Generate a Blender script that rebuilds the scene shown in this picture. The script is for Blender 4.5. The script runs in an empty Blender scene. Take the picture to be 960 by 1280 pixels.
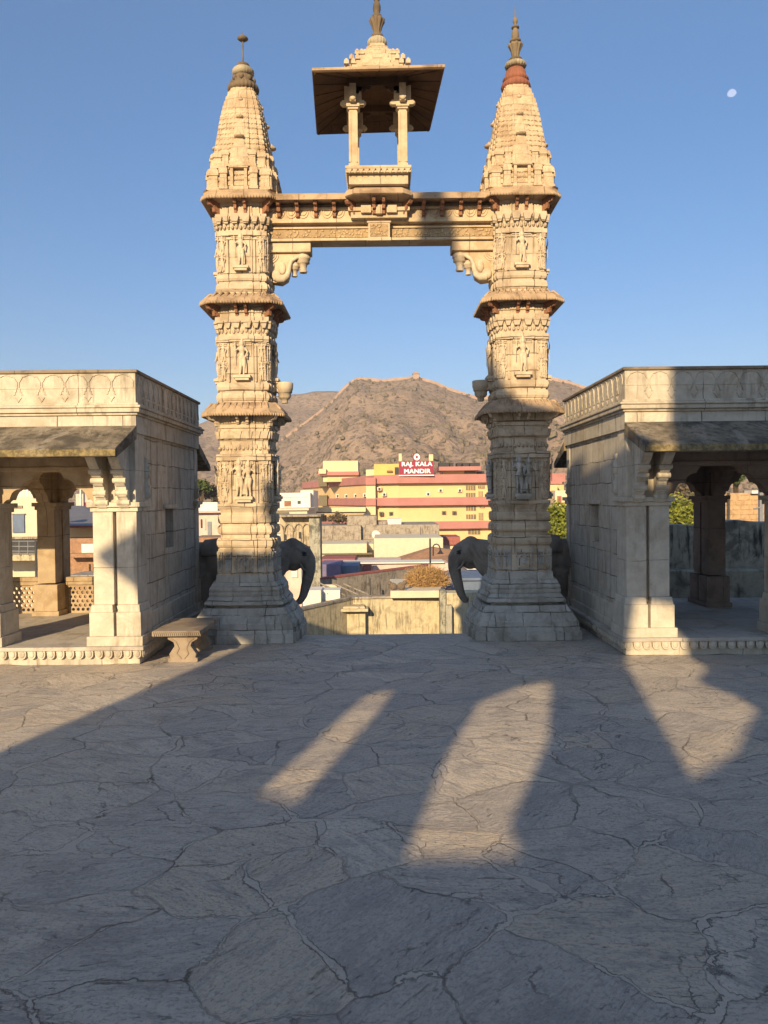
import bpy, math, random
from mathutils import Vector, Matrix, noise as mnoise
from mathutils.geometry import tessellate_polygon
R = math.radians
PI = math.pi
random.seed(11)
SC = bpy.context.scene
COL = SC.collection

# ------------------------------------------------------------------ camera
F = 960.0; PITCH = math.atan(18/960.0); ROLL = R(0.6); EYE = 2.2
cd = bpy.data.cameras.new('camera'); cam = bpy.data.objects.new('camera', cd); COL.objects.link(cam)
cd.sensor_fit = 'HORIZONTAL'; cd.sensor_width = 36; cd.lens = 36.0
cd.clip_start = 0.05; cd.clip_end = 9000
cam.matrix_world = Matrix.Translation((0, 0, EYE)) @ Matrix.Rotation(PI/2 - PITCH, 4, 'X') @ Matrix.Rotation(-ROLL, 4, 'Z')
SC.camera = cam

# ------------------------------------------------------------------ light
AZ = R(15.5); EL = R(20.0)
w = bpy.data.worlds.new('World'); SC.world = w; w.use_nodes = True
nt = w.node_tree; bg = nt.nodes['Background']
sk = nt.nodes.new('ShaderNodeTexSky'); sk.sky_type = 'NISHITA'; sk.sun_disc = False
sk.sun_elevation = EL; sk.sun_rotation = PI + AZ
sk.altitude = 300; sk.air_density = 1.0; sk.dust_density = 0.6; sk.ozone_density = 2.2
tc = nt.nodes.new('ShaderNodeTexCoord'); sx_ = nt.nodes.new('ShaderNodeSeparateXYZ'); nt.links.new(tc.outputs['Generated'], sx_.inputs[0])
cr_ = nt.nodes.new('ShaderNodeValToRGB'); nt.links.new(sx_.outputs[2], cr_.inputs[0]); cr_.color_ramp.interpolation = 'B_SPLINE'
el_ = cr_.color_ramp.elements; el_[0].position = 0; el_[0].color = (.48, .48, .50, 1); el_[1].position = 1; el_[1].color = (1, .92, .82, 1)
for p_, c_ in ((.12, (.38, .43, .50, 1)), (.30, (.34, .46, .56, 1)), (.55, (.38, .53, .64, 1)), (.72, (.92, .87, .82, 1))):  # upper sky brightened and warmed, above the frame, to fill the shade
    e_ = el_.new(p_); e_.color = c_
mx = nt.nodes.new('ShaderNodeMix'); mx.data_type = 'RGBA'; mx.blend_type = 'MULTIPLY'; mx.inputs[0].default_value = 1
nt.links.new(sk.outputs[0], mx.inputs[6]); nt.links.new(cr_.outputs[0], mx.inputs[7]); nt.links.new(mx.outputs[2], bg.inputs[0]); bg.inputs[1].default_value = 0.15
sd = bpy.data.lights.new('sun', 'SUN'); sun = bpy.data.objects.new('sun', sd); COL.objects.link(sun)
sd.energy = 4.7; sd.angle = R(0.45); sd.color = (1.0, 0.76, 0.445)
d = Vector((math.sin(AZ)*math.cos(EL), math.cos(AZ)*math.cos(EL), -math.sin(EL)))
sun.rotation_euler = d.to_track_quat('-Z', 'Y').to_euler(); sun.location = (-8, -30, 20)
vs = SC.view_settings; vs.view_transform = 'Standard'; vs.look = 'None'; vs.gamma = 1; vs.exposure = 0.85
vs.use_curve_mapping = False
try:
    SC.cycles.volume_bounces = 0; SC.cycles.max_bounces = 6
except Exception: pass

def fY(Y):
    t = [(0, 0), (50, 80), (70, 96), (100, 108), (112, 113), (114, 114)]
    if Y >= 114: return Y
    for (a, b), (c, d_) in zip(t, t[1:]):
        if Y <= c: return b+(d_-b)*(Y-a)/(c-a)
K = 1.6
GZ = -9.0
def at(px, py, Y):
    """a point of the far town; distances of the near town are spread out by fY"""
    Y = fY(Y)
    u = (px-480)/F; v = (640-py)/F
    u2 = u*math.cos(ROLL)+v*math.sin(ROLL); v2 = -u*math.sin(ROLL)+v*math.cos(ROLL)
    y = math.cos(PITCH)+v2*math.sin(PITCH); z = -math.sin(PITCH)+v2*math.cos(PITCH)
    return Vector((u2*Y/y, Y, EYE+z*Y/y))

# ------------------------------------------------------------------ mesh tools
class MB:
    def __init__(s): s.v = []; s.f = []; s.sm = []
    def add(s, vs, fs, smooth=False):
        n = len(s.v); s.v += [Vector(p) for p in vs]
        s.f += [tuple(i+n for i in f) for f in fs]; s.sm += [smooth]*len(fs); return s
    def box(s, x0, x1, y0, y1, z0, z1, t=0.0):
        """t: inset of the top on each side"""
        if x0 > x1: x0, x1 = x1, x0
        if y0 > y1: y0, y1 = y1, y0
        return s.add([(x0,y0,z0),(x1,y0,z0),(x1,y1,z0),(x0,y1,z0),(x0+t,y0+t,z1),(x1-t,y0+t,z1),(x1-t,y1-t,z1),(x0+t,y1-t,z1)],
                     [(0,3,2,1),(4,5,6,7),(0,1,5,4),(1,2,6,5),(2,3,7,6),(3,0,4,7)])
    def loft(s, rings, cap=True, smooth=False):
        n = len(rings[0]); vs = [p for r in rings for p in r]; fs = []
        for k in range(len(rings)-1):
            for i in range(n):
                j = (i+1) % n
                fs.append((k*n+i, k*n+j, (k+1)*n+j, (k+1)*n+i))
        s.add(vs, fs, smooth)
        if cap:
            s.add(rings[0], [tuple(range(n-1, -1, -1))]); s.add(rings[-1], [tuple(range(n))])
        return s
    def tube(s, pts, rad, n=8, smooth=True):
        pts = [Vector(p) for p in pts]
        if not isinstance(rad, (list, tuple)): rad = [rad]*len(pts)
        rings = []; side = None
        for i, p in enumerate(pts):
            t = (pts[min(i+1, len(pts)-1)]-pts[max(i-1, 0)]).normalized()
            if side is None: side = t.orthogonal().normalized()
            side = (side - t*side.dot(t))
            if side.length < 1e-6: side = t.orthogonal()
            side.normalize(); b = t.cross(side)
            rings.append([p+(side*math.cos(a)+b*math.sin(a))*rad[i] for a in [2*PI*k/n for k in range(n)]])
        return s.loft(rings, True, smooth)
    def lathe(s, prof, c, n=32, ribs=0, amp=0.0, smooth=True):
        """prof: (z, r) or (z, r, rib amplitude factor)"""
        rings = []
        for p in prof:
            z, r = p[0], p[1]; am = amp*(p[2] if len(p) > 2 else 1)
            rings.append([Vector((c[0]+r*(1+am*abs(math.sin(ribs*a/2))-am*.5)*math.cos(a), c[1]+r*(1+am*abs(math.sin(ribs*a/2))-am*.5)*math.sin(a), z))
                          for a in [2*PI*k/n for k in range(n)]])
        return s.loft(rings, True, smooth)
    def ell(s, c, r, nu=14, nv=10, rot=None):
        c = Vector(c); vs = []; fs = []
        for i in range(nv+1):
            th = PI*i/nv
            for k in range(nu):
                ph = 2*PI*k/nu
                p = Vector((r[0]*math.sin(th)*math.cos(ph), r[1]*math.sin(th)*math.sin(ph), r[2]*math.cos(th)))
                if rot is not None: p = rot @ p
                vs.append(c+p)
        for i in range(nv):
            for k in range(nu):
                k2 = (k+1) % nu
                fs.append((i*nu+k, (i+1)*nu+k, (i+1)*nu+k2, i*nu+k2))
        return s.add(vs, fs, True)
    def prism(s, poly, fn, a, b, holes=()):
        """poly in 2D; fn(u, v, w) maps to 3D; extruded w from a to b"""
        loops = [[Vector((p[0], p[1], 0)) for p in l] for l in [poly]+list(holes)]
        flat = [p for l in loops for p in l]; tr = tessellate_polygon(loops)
        va = [fn(p.x, p.y, a) for p in flat]; vb = [fn(p.x, p.y, b) for p in flat]; n = len(flat)
        fs = [tuple(t) for t in tr] + [tuple(i+n for i in reversed(t)) for t in tr]
        k = 0
        for l in loops:
            m = len(l)
            for i in range(m):
                fs.append((k+i, k+(i+1) % m, n+k+(i+1) % m, n+k+i))
            k += m
        return s.add(va+vb, fs)
    def map(s, fn, start=0):
        for i in range(start, len(s.v)): s.v[i] = Vector(fn(s.v[i]))
        return s
    def merge(s, o, fn=None):
        n = len(s.v); s.v += [Vector(fn(p)) if fn else p.copy() for p in o.v]
        s.f += [tuple(i+n for i in f) for f in o.f]; s.sm += o.sm; return s
    def build(s, name, mat, parent=None, bevel=0.0, fix=True, flip=False):
        xs = [p.x for p in s.v]; ys = [p.y for p in s.v]; zs = [p.z for p in s.v]
        o = Vector(((min(xs)+max(xs))/2, (min(ys)+max(ys))/2, min(zs)))
        me = bpy.data.meshes.new(name); me.from_pydata([p-o for p in s.v], [], s.f)
        me.polygons.foreach_set('use_smooth', s.sm)
        if fix:
            import bmesh
            bm = bmesh.new(); bm.from_mesh(me); bmesh.ops.recalc_face_normals(bm, faces=bm.faces)
            bm.to_mesh(me); bm.free()
        me.materials.append(mat); me.update()
        ob = bpy.data.objects.new(name, me); COL.objects.link(ob); ob.location = o
        WL[ob.name] = o
        if parent is not None:
            ob.parent = parent; ob.location = o-WL[parent.name]
        if bevel:
            b = ob.modifiers.new('bevel', 'BEVEL'); b.width = bevel; b.segments = 2; b.limit_method = 'ANGLE'; b.angle_limit = R(35)
            b.harden_normals = False
        return ob
WL = {}
def tag(o, label, cat, group=None, kind=None):
    if label: o['label'] = label
    if cat: o['category'] = cat
    if group: o['group'] = group
    if kind: o['kind'] = kind
    return o
def struct(o): o['kind'] = 'structure'; return o
def thing(name, loc, label, cat, group=None):
    o = bpy.data.objects.new(name, None); COL.objects.link(o); o.location = loc; o.empty_display_size = .2
    WL[o.name] = Vector(loc); return tag(o, label, cat, group)
def remeshed(mb, voxel, smooth=3):
    """fuse overlapping volumes into one continuous surface"""
    me = bpy.data.meshes.new('t'); me.from_pydata(mb.v, [], mb.f); ob = bpy.data.objects.new('t', me); COL.objects.link(ob)
    m = ob.modifiers.new('r', 'REMESH'); m.mode = 'VOXEL'; m.voxel_size = voxel; m.use_smooth_shade = True
    m2 = ob.modifiers.new('s', 'SMOOTH'); m2.iterations = smooth; m2.factor = .5
    dg = bpy.context.evaluated_depsgraph_get(); dg.update()
    me2 = bpy.data.meshes.new_from_object(ob.evaluated_get(dg)); bpy.data.objects.remove(ob)
    out = MB(); out.v = [v.co.copy() for v in me2.vertices]; out.f = [tuple(p.vertices) for p in me2.polygons]; out.sm = [True]*len(out.f)
    return out

# ------------------------------------------------------------------ materials
class NT:
    def __init__(s, name):
        s.m = bpy.data.materials.new(name); s.m.use_nodes = True; s.t = s.m.node_tree; s.b = s.t.nodes['Principled BSDF']
        s.b.inputs['Roughness'].default_value = .85
        g = s.n('NewGeometry'); s.pos = g.outputs['Position']; s.nor = g.outputs['True Normal']
    def n(s, k, **kw):
        x = s.t.nodes.new('ShaderNode'+k)
        for a, b in kw.items(): setattr(x, a, b)
        return x
    def put(s, sock, v):
        if isinstance(v, bpy.types.NodeSocket): s.t.links.new(v, sock)
        elif v is not None:
            if isinstance(v, (tuple, list)) and len(v) == 3 and sock.type == 'RGBA': v = (*v, 1)
            sock.default_value = v
    def math(s, op, a, b=None, c=None, clamp=False):
        x = s.n('Math', operation=op, use_clamp=clamp); s.put(x.inputs[0], a)
        if b is not None: s.put(x.inputs[1], b)
        if c is not None: s.put(x.inputs[2], c)
        return x.outputs[0]
    def vmath(s, op, a, b=None, sc=None):
        x = s.n('VectorMath', operation=op); s.put(x.inputs[0], a)
        if b is not None: s.put(x.inputs[1], b)
        if sc is not None: s.put(x.inputs['Scale'], sc)
        return x.outputs[0]
    def sep(s, v): x = s.n('SeparateXYZ'); s.put(x.inputs[0], v); return x.outputs
    def comb(s, a, b, c):
        x = s.n('CombineXYZ')
        for i, q in enumerate((a, b, c)): s.put(x.inputs[i], q)
        return x.outputs[0]
    def noise(s, v, scale, detail=4, rough=.55, dist=0, out=0):
        x = s.n('TexNoise'); s.put(x.inputs['Vector'], v); x.inputs['Scale'].default_value = scale
        x.inputs['Detail'].default_value = detail; x.inputs['Roughness'].default_value = rough; x.inputs['Distortion'].default_value = dist
        return x.outputs[out]
    def ramp(s, f, a, b, lo=0.0, hi=1.0):
        x = s.n('MapRange', interpolation_type='SMOOTHSTEP'); s.put(x.inputs[0], f)
        for i, q in zip((1, 2, 3, 4), (a, b, lo, hi)): x.inputs[i].default_value = q
        return x.outputs[0]
    def mix(s, f, a, b, mode='MIX'):
        x = s.n('Mix', data_type='RGBA', blend_type=mode); s.put(x.inputs[0], f); s.put(x.inputs[6], a); s.put(x.inputs[7], b); return x.outputs[2]
    def bump(s, h, strength=.5, dist=.02, nrm=None):
        x = s.n('Bump'); x.inputs['Strength'].default_value = strength; x.inputs['Distance'].default_value = dist
        s.put(x.inputs['Height'], h)
        if nrm is not None: s.put(x.inputs['Normal'], nrm)
        return x.outputs[0]
    def out(s, col, rough=None, nrm=None, metal=None):
        s.put(s.b.inputs['Base Color'], col)
        if rough is not None: s.put(s.b.inputs['Roughness'], rough)
        if nrm is not None: s.put(s.b.inputs['Normal'], nrm)
        if metal is not None: s.b.inputs['Metallic'].default_value = metal
        s.b.inputs['Specular IOR Level'].default_value = .3
        return s.m
    def boxuv(s, v=None):
        v = v or s.pos
        P = s.sep(v); N = s.sep(s.nor)
        ax = s.math('GREATER_THAN', s.math('ABSOLUTE', N[0]), s.math('ABSOLUTE', N[1]))
        az = s.math('GREATER_THAN', s.math('ABSOLUTE', N[2]), .8)
        u = s.math('ADD', s.math('MULTIPLY', ax, P[1]), s.math('MULTIPLY', s.math('SUBTRACT', 1, ax), P[0]))
        vv = s.math('ADD', s.math('MULTIPLY', az, P[1]), s.math('MULTIPLY', s.math('SUBTRACT', 1, az), P[2]))
        return s.comb(s.math('ADD', u, s.math('MULTIPLY', ax, 7.3)), vv, 0)

def stone(name, base, dirt=(.2, .15, .1), dirt_amt=.5, block=(.5, .24), mortar=.006, tint=.12, carve=0.0, streak=0.0, grain=.35, carve_scale=26, jointdark=.25):
    t = NT(name); c = t.pos
    big = t.noise(c, 2.3, 7, .68, .5); mid = t.noise(c, 6, 5, .65); fine = t.noise(c, 60, 4, .6)
    col = t.mix(t.ramp(mid, .3, .7), tuple(x*.88 for x in base), tuple(min(1, x*1.08) for x in base))
    h = t.math('ADD', t.math('MULTIPLY', mid, .5), t.math('MULTIPLY', fine, grain))
    if block:
        uv = t.boxuv(); nz = t.noise(c, 2.2, 2, .5, out=1)
        uv = t.vmath('ADD', uv, t.vmath('SCALE', t.vmath('SUBTRACT', nz, (.5, .5, .5)), sc=.055))
        b = t.n('TexBrick'); t.put(b.inputs['Vector'], uv); b.inputs['Scale'].default_value = 1
        b.inputs['Brick Width'].default_value = block[0]; b.inputs['Row Height'].default_value = block[1]
        b.inputs['Mortar Size'].default_value = mortar; b.inputs['Mortar Smooth'].default_value = .3; b.inputs['Bias'].default_value = 0
        b.inputs['Color1'].default_value = (1-tint,)*3+(1,); b.inputs['Color2'].default_value = (1, 1, 1, 1); b.inputs['Mortar'].default_value = (1, 1, 1, 1)
        b.offset = .37; b.squash = 1.4; b.squash_frequency = 3
        jn = t.ramp(t.noise(c, 3.4, 4, .6), .34, .60, .22, 1.0)
        jf = t.math('MULTIPLY', b.outputs['Fac'], jn)
        col = t.mix(.9, col, b.outputs['Color'], 'MULTIPLY'); col = t.mix(t.math('MULTIPLY', jf, 1-jointdark), col, tuple(x*.35 for x in dirt))
        h = t.math('SUBTRACT', h, t.math('MULTIPLY', jf, 1.6))
    dm = t.math('MULTIPLY', t.ramp(big, .47, .64), dirt_amt)
    col = t.mix(dm, col, dirt)
    spots = t.math('MULTIPLY', t.ramp(t.noise(c, 17, 5, .7), .6, .72), dirt_amt*.9)
    col = t.mix(spots, col, tuple(x*.7 for x in dirt))
    if streak:
        P = t.sep(c); sv = t.comb(P[0], P[1], t.math('MULTIPLY', P[2], .12))
        sn = t.math('MULTIPLY', t.ramp(t.noise(sv, 9, 5, .65), .48, .66), t.ramp(t.noise(c, 1.1, 2), .3, .62))
        col = t.mix(t.math('MULTIPLY', sn, streak), col, tuple(x*.45 for x in dirt))
    if carve:
        v = t.n('TexVoronoi', feature='SMOOTH_F1'); t.put(v.inputs['Vector'], t.vmath('ADD', c, t.vmath('SCALE', t.noise(c, 9, 2, out=1), sc=.06)))
        v.inputs['Scale'].default_value = carve_scale; v.inputs['Smoothness'].default_value = .25
        cv = t.ramp(v.outputs['Distance'], .2, .62)
        h = t.math('SUBTRACT', h, t.math('MULTIPLY', cv, carve*3)); col = t.mix(t.math('MULTIPLY', cv, min(.5, carve*.4)), col, tuple(x*.5 for x in dirt))
    return t.out(col, .88, t.bump(h, .75, .012))

def plain(name, base, var=.15, rough=.8, scale=5, bump=.2, metal=None, dirt=None, dirt_amt=0.0):
    t = NT(name); n = t.noise(t.pos, scale, 5, .6)
    col = t.mix(t.ramp(n, .3, .7), tuple(x*(1-var) for x in base), tuple(min(1, x*(1+var)) for x in base))
    if dirt: col = t.mix(t.math('MULTIPLY', t.ramp(t.noise(t.pos, scale*.5, 5, .7), .45, .7), dirt_amt), col, dirt)
    return t.out(col, rough, t.bump(n, bump, .02), metal)

CREAM = (.56, .455, .325)
M = {}
M['shaft'] = stone('cream_stone_blocks', CREAM, (.24, .165, .10), .55, (.34, .26), tint=.2, mortar=.008, jointdark=.12)
M['panel'] = stone('carved_cream_stone', CREAM, (.27, .19, .12), .3, (.4, .33), carve=.35, carve_scale=30)
M['spire'] = stone('golden_spire_stone', (.56, .44, .295), (.33, .215, .12), .6, (.3, .17), tint=.10, carve=.16, carve_scale=30, mortar=.004, jointdark=.55)
M['cornice'] = stone('weathered_cornice_stone', (.46, .33, .21), (.19, .12, .07), .8, (.42, 5), tint=.15)
M['base'] = stone('grey_base_stone', (.50, .47, .41), (.20, .18, .13), .6, (.42, .21), tint=.28, mortar=.008, streak=.3, jointdark=.15)
M['figure'] = stone('statue_stone', (.57, .47, .34), (.25, .17, .10), .4, None)
M['bracket'] = stone('red_sandstone', (.33, .16, .09), (.15, .07, .04), .5, None, carve=.25, carve_scale=40)
M['red'] = stone('red_crown_stone', (.26, .10, .06), (.16, .07, .04), .6, None)
M['dark'] = stone('dark_crown_stone', (.17, .125, .08), (.06, .05, .035), .6, None)
M['pale'] = stone('pale_finial_stone', (.42, .36, .25), (.18, .14, .09), .7, None)
M['finial'] = stone('brown_finial_stone', (.21, .16, .10), (.10, .075, .05), .7, None)
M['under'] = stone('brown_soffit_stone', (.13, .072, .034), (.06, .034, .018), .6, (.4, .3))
M['lintel'] = stone('lintel_stone', (.57, .45, .30), (.33, .20, .10), .5, (.7, 5), tint=.1)
M['frieze'] = stone('carved_frieze_stone', (.50, .36, .20), (.28, .16, .08), .4, None, carve=.9, carve_scale=22)
M['marble'] = stone('pavilion_marble', (.56, .505, .415), (.36, .29, .20), .5, (.62, .34), tint=.2, streak=.6, mortar=.009, jointdark=.12)
M['marble2'] = stone('pavilion_smooth_marble', (.58, .52, .42), (.34, .27, .19), .45, (3, 1.3), tint=.08, streak=.5, mortar=.004)
M['parapet'] = stone('parapet_marble', (.55, .485, .385), (.27, .21, .14), .5, (.86, 5), tint=.1, streak=.5)
M['eave'] = stone('mossy_eave_stone', (.25, .205, .14), (.06, .052, .038), .95, None, grain=.9)
M['cap'] = stone('dark_coping_stone', (.27, .21, .15), (.10, .075, .05), .8, (.8, 5))
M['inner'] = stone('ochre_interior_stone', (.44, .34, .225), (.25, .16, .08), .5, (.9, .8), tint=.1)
M['innerd'] = stone('brown_interior_stone', (.26, .20, .16), (.13, .085, .06), .5, (.9, .8), tint=.1)  # darker copy of the interior stone, used in the right pavilion only
M['floor2'] = stone('pavilion_floor_stone', (.48, .43, .37), (.24, .20, .15), .5, (1.1, .8), tint=.12, grain=.2)
M['bench'] = stone('bench_sandstone', (.31, .245, .18), (.15, .10, .06), .6, None)
M['elephant'] = stone('dark_elephant_stone', (.28, .245, .205), (.12, .10, .08), .6, None, grain=.6)
M['templewall'] = stone('bounce_temple_marble', (.74, .68, .58), (.45, .38, .30), .3, (.62, .34))  # kept bright so the unseen temple bounces light into the court
M['pedestal'] = stone('brown_pedestal_stone', (.16, .115, .075), (.07, .05, .03), .6, (.35, .3), mortar=.014)
M['stainwall'] = stone('stained_yellow_plaster', (.54, .46, .30), (.22, .185, .12), .45, None, streak=.7, grain=.6)
M['blackwall'] = stone('black_stained_plaster', (.36, .34, .27), (.075, .075, .065), .75, None, streak=1.0, grain=.6)
M['concrete'] = stone('old_concrete', (.36, .31, .25), (.14, .11, .08), .7, None, streak=.8)
M['creamwall'] = plain('cream_plaster', (.62, .54, .40), .08, dirt=(.35, .28, .2), dirt_amt=.3)
M['oldcream'] = stone('old_cream_plaster', (.46, .38, .26), (.15, .12, .09), .5, None, streak=.8)
M['yellow'] = plain('yellow_plaster', (.68, .49, .25), .06, dirt=(.5, .34, .15), dirt_amt=.3, scale=.6)
M['yellow2'] = plain('bright_yellow_plaster', (.66, .43, .14), .06, scale=.6)
M['paleyellow'] = plain('pale_yellow_plaster', (.66, .54, .33), .06, scale=.6)
M['pink'] = plain('rose_band_paint', (.42, .185, .165), .08, scale=.5)
M['pinkwall'] = plain('pink_plaster', (.60, .45, .38), .1, scale=1.5)
M['white'] = plain('white_plaster', (.70, .66, .60), .08, dirt=(.4, .35, .3), dirt_amt=.4, scale=1)
M['maroon'] = plain('maroon_board', (.26, .015, .05), .04, .5)
M['letter'] = plain('white_letters', (.85, .85, .85), .02, .5)
M['glass'] = plain('dark_window', (.04, .045, .05), .2, .3)
M['shutter'] = plain('olive_shutter', (.16, .14, .09), .2)
M['darkmetal'] = plain('dark_metal', (.03, .03, .035), .2, .5)
M['greymetal'] = plain('grey_metal', (.20, .21, .23), .1, .5)
M['blue'] = plain('blue_painted_wall', (.13, .17, .25), .12, scale=2)
M['violet'] = plain('violet_painted_wall', (.17, .145, .24), .12, scale=2)
M['ochre'] = stone('ochre_rubble_stone', (.50, .33, .18), (.28, .17, .09), .5, (.5, .3), mortar=.03, jointdark=.6)
M['brick'] = stone('bare_brick', (.42, .24, .14), (.2, .12, .08), .4, (.24, .08), mortar=.012, jointdark=.55)
M['tin'] = plain('grey_tin_roof', (.17, .16, .165), .12, .6, 3)
M['redroof'] = plain('red_roof', (.32, .11, .09), .15)
M['bark'] = plain('bark', (.11, .075, .045), .3, .9, 9, .8)
M['monkey'] = plain('langur_fur', (.16, .12, .085), .3, .9, 30)
M['dry'] = plain('dry_twigs', (.42, .26, .11), .35, .9, 12)
def eavemat():
    t = NT('mossy_eave_stone'); c = t.pos; P = t.sep(c)
    n1 = t.noise(c, 2.2, 7, .68); n2 = t.noise(t.comb(t.math('MULTIPLY', P[0], 1), t.math('MULTIPLY', P[1], .35), t.math('MULTIPLY', P[2], .35)), 3.5, 7, .7, .8); f = t.noise(c, 50, 5, .7)
    a = t.mix(t.ramp(n1, .38, .62), (.085, .072, .055), (.25, .205, .145)); a = t.mix(t.math('MULTIPLY', t.ramp(n2, .5, .62), .7), a, (.34, .29, .225))
    a = t.mix(t.ramp(t.noise(c, 9, 6, .75), .5, .64, 0, .75), a, (.055, .048, .035)); N = t.sep(t.nor)
    lip = t.ramp(t.math('ABSOLUTE', N[1]), .75, .9); a = t.mix(t.math('MULTIPLY', lip, .65), a, t.mix(t.ramp(t.noise(c, 14, 5, .7), .4, .6), (.12, .095, .04), (.33, .25, .10)))
    return t.out(a, .92, t.bump(t.math('ADD', t.math('MULTIPLY', n1, 1.0), t.math('MULTIPLY', f, .6)), 1, .02))
M['eave'] = eavemat()
def leafmat(name, a, b):
    t = NT(name); n = t.noise(t.pos, 1.7, 3); n2 = t.noise(t.pos, 25, 2)
    col = t.mix(t.ramp(t.math('ADD', t.math('MULTIPLY', n, .6), t.math('MULTIPLY', n2, .4)), .35, .65), a, b)
    t.out(col, .6); return t.m
M['leafy'] = leafmat('yellow_green_leaves', (.10, .13, .012), (.26, .27, .03))
M['leafg'] = leafmat('green_leaves', (.045, .07, .015), (.13, .16, .04))
M['leafd'] = leafmat('dusty_leaves', (.11, .088, .055), (.185, .145, .09))

def paving():
    t = NT('slate_flagstones'); c = t.pos
    wob = t.vmath('SCALE', t.vmath('SUBTRACT', t.noise(c, .9, 2, out=1), (.5, .5, .5)), sc=.7)
    wob2 = t.vmath('SCALE', t.vmath('SUBTRACT', t.noise(c, 5, 6, .68, out=1), (.5, .5, .5)), sc=.16)
    P = t.sep(t.vmath('ADD', t.vmath('ADD', c, wob), wob2)); q = t.comb(t.math('MULTIPLY', P[0], .80), P[1], 0)
    def vor(feat, sc, qq=None):
        v = t.n('TexVoronoi', feature=feat, voronoi_dimensions='2D'); t.put(v.inputs['Vector'], qq or q); v.inputs['Scale'].default_value = sc
        v.inputs['Randomness'].default_value = 1.0; return v
    S = 1.72
    edge = vor('DISTANCE_TO_EDGE', S).outputs['Distance']; cell = vor('F1', S).outputs['Color']; cs = t.sep(cell)
    rot = t.n('VectorRotate', rotation_type='Z_AXIS'); t.put(rot.inputs['Vector'], c); t.put(rot.inputs['Angle'], t.math('MULTIPLY_ADD', cs[0], 1.9, -1.0))
    rs = t.sep(rot.outputs[0]); sv = t.comb(t.math('MULTIPLY', rs[0], 1.3), t.math('MULTIPLY', rs[1], 4.6), t.math('MULTIPLY', cs[1], 20))
    st = t.noise(sv, 1.5, 9, .70, 1.6); st2 = t.noise(sv, 5.5, 8, .72, 1.0)
    mott = t.noise(c, 2.4, 8, .68, .4); big = t.noise(c, .5, 4, .6); fine = t.noise(c, 38, 6, .72); grit = t.noise(c, 150, 3, .7)
    a = t.mix(cs[0], (.44, .385, .335), (.64, .545, .435)); a = t.mix(t.ramp(cs[2], .70, .85), a, (.58, .475, .36))
    a = t.mix(t.math('MULTIPLY', t.ramp(st, .43, .66), .7), a, (.31, .275, .245))
    a = t.mix(t.math('MULTIPLY', t.ramp(st2, .53, .66), .6), a, (.58, .52, .45))
    a = t.mix(t.ramp(mott, .50, .72, 0, .7), a, (.56, .47, .37)); a = t.mix(t.ramp(mott, .34, .49, .6, 0), a, (.27, .245, .225))
    a = t.mix(t.math('MULTIPLY', t.ramp(fine, .51, .60), .5), a, (.20, .18, .165)); m3 = t.noise(sv, 16, 5, .75, .5); a = t.mix(t.math('MULTIPLY', t.ramp(m3, .54, .63), .5), a, (.18, .165, .155)); a = t.mix(t.math('MULTIPLY', t.ramp(m3, .36, .45, 1, 0), .4), a, (.62, .55, .46)); a = t.mix(t.math('MULTIPLY', t.ramp(grit, .55, .7), .35), a, (.55, .48, .40))
    patch = t.noise(c, 1.3, 5, .6)
    wdt = t.ramp(patch, .45, .72, .003, .085)
    mort = t.math('SUBTRACT', 1, t.math('DIVIDE', t.math('SUBTRACT', edge, wdt, clamp=True), .010), clamp=True)
    mcol = t.mix(t.ramp(t.math('ADD', t.math('MULTIPLY', fine, .5), t.math('MULTIPLY', mott, .5)), .35, .62), (.41, .355, .30), (.53, .45, .365))
    col = t.mix(mort, a, mcol)
    ce = t.math('ABSOLUTE', t.math('SUBTRACT', edge, wdt)); cw_ = t.ramp(t.noise(c, 2.6, 4, .6), .4, .7, .003, .009)
    cr = t.math('MULTIPLY', t.math('SUBTRACT', 1, t.math('DIVIDE', ce, cw_), clamp=True), t.ramp(t.noise(c, 1.9, 5, .6), .47, .57))
    # fainter secondary fractures inside the slabs
    P2 = t.sep(t.vmath('ADD', t.vmath('ADD', c, t.vmath('SCALE', wob, sc=1.6)), t.vmath('SCALE', wob2, sc=1.7))); q2 = t.comb(t.math('MULTIPLY', P2[0], .55), t.math('MULTIPLY', P2[1], 1.15), 0)
    e2 = vor('DISTANCE_TO_EDGE', 2.3, q2).outputs['Distance']
    cr2 = t.math('MULTIPLY', t.ramp(e2, .003, .012, .8, 0), t.ramp(t.noise(c, 1.25, 4, .6), .50, .57))
    cl = t.math('MULTIPLY', t.ramp(st2, .33, .41, 1, 0), t.ramp(t.noise(c, 2.1, 4), .46, .56))
    dark = t.math('MAXIMUM', t.math('MAXIMUM', cr, cr2), t.math('MULTIPLY', cl, .7))
    col = t.mix(t.math('MULTIPLY', dark, .8), col, (.11, .095, .085))
    col = t.mix(t.math('MULTIPLY', t.ramp(big, .45, .7), .3), col, (.52, .44, .345))
    h = t.math('ADD', t.math('MULTIPLY', t.math('SUBTRACT', 1, mort), t.math('ADD', t.math('ADD', t.math('MULTIPLY', st, 1.3), t.math('MULTIPLY', st2, .7)), t.math('MULTIPLY', cs[1], .7))), t.math('MULTIPLY', fine, .5))
    h = t.math('ADD', h, t.math('MULTIPLY', mott, 1.0)); h = t.math('ADD', h, t.math('MULTIPLY', grit, .12)); h = t.math('SUBTRACT', h, t.math('MULTIPLY', dark, .9))
    return t.out(col, t.ramp(mott, .3, .7, .55, .80), t.bump(h, .9, .022))
M['paving'] = paving()
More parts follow.
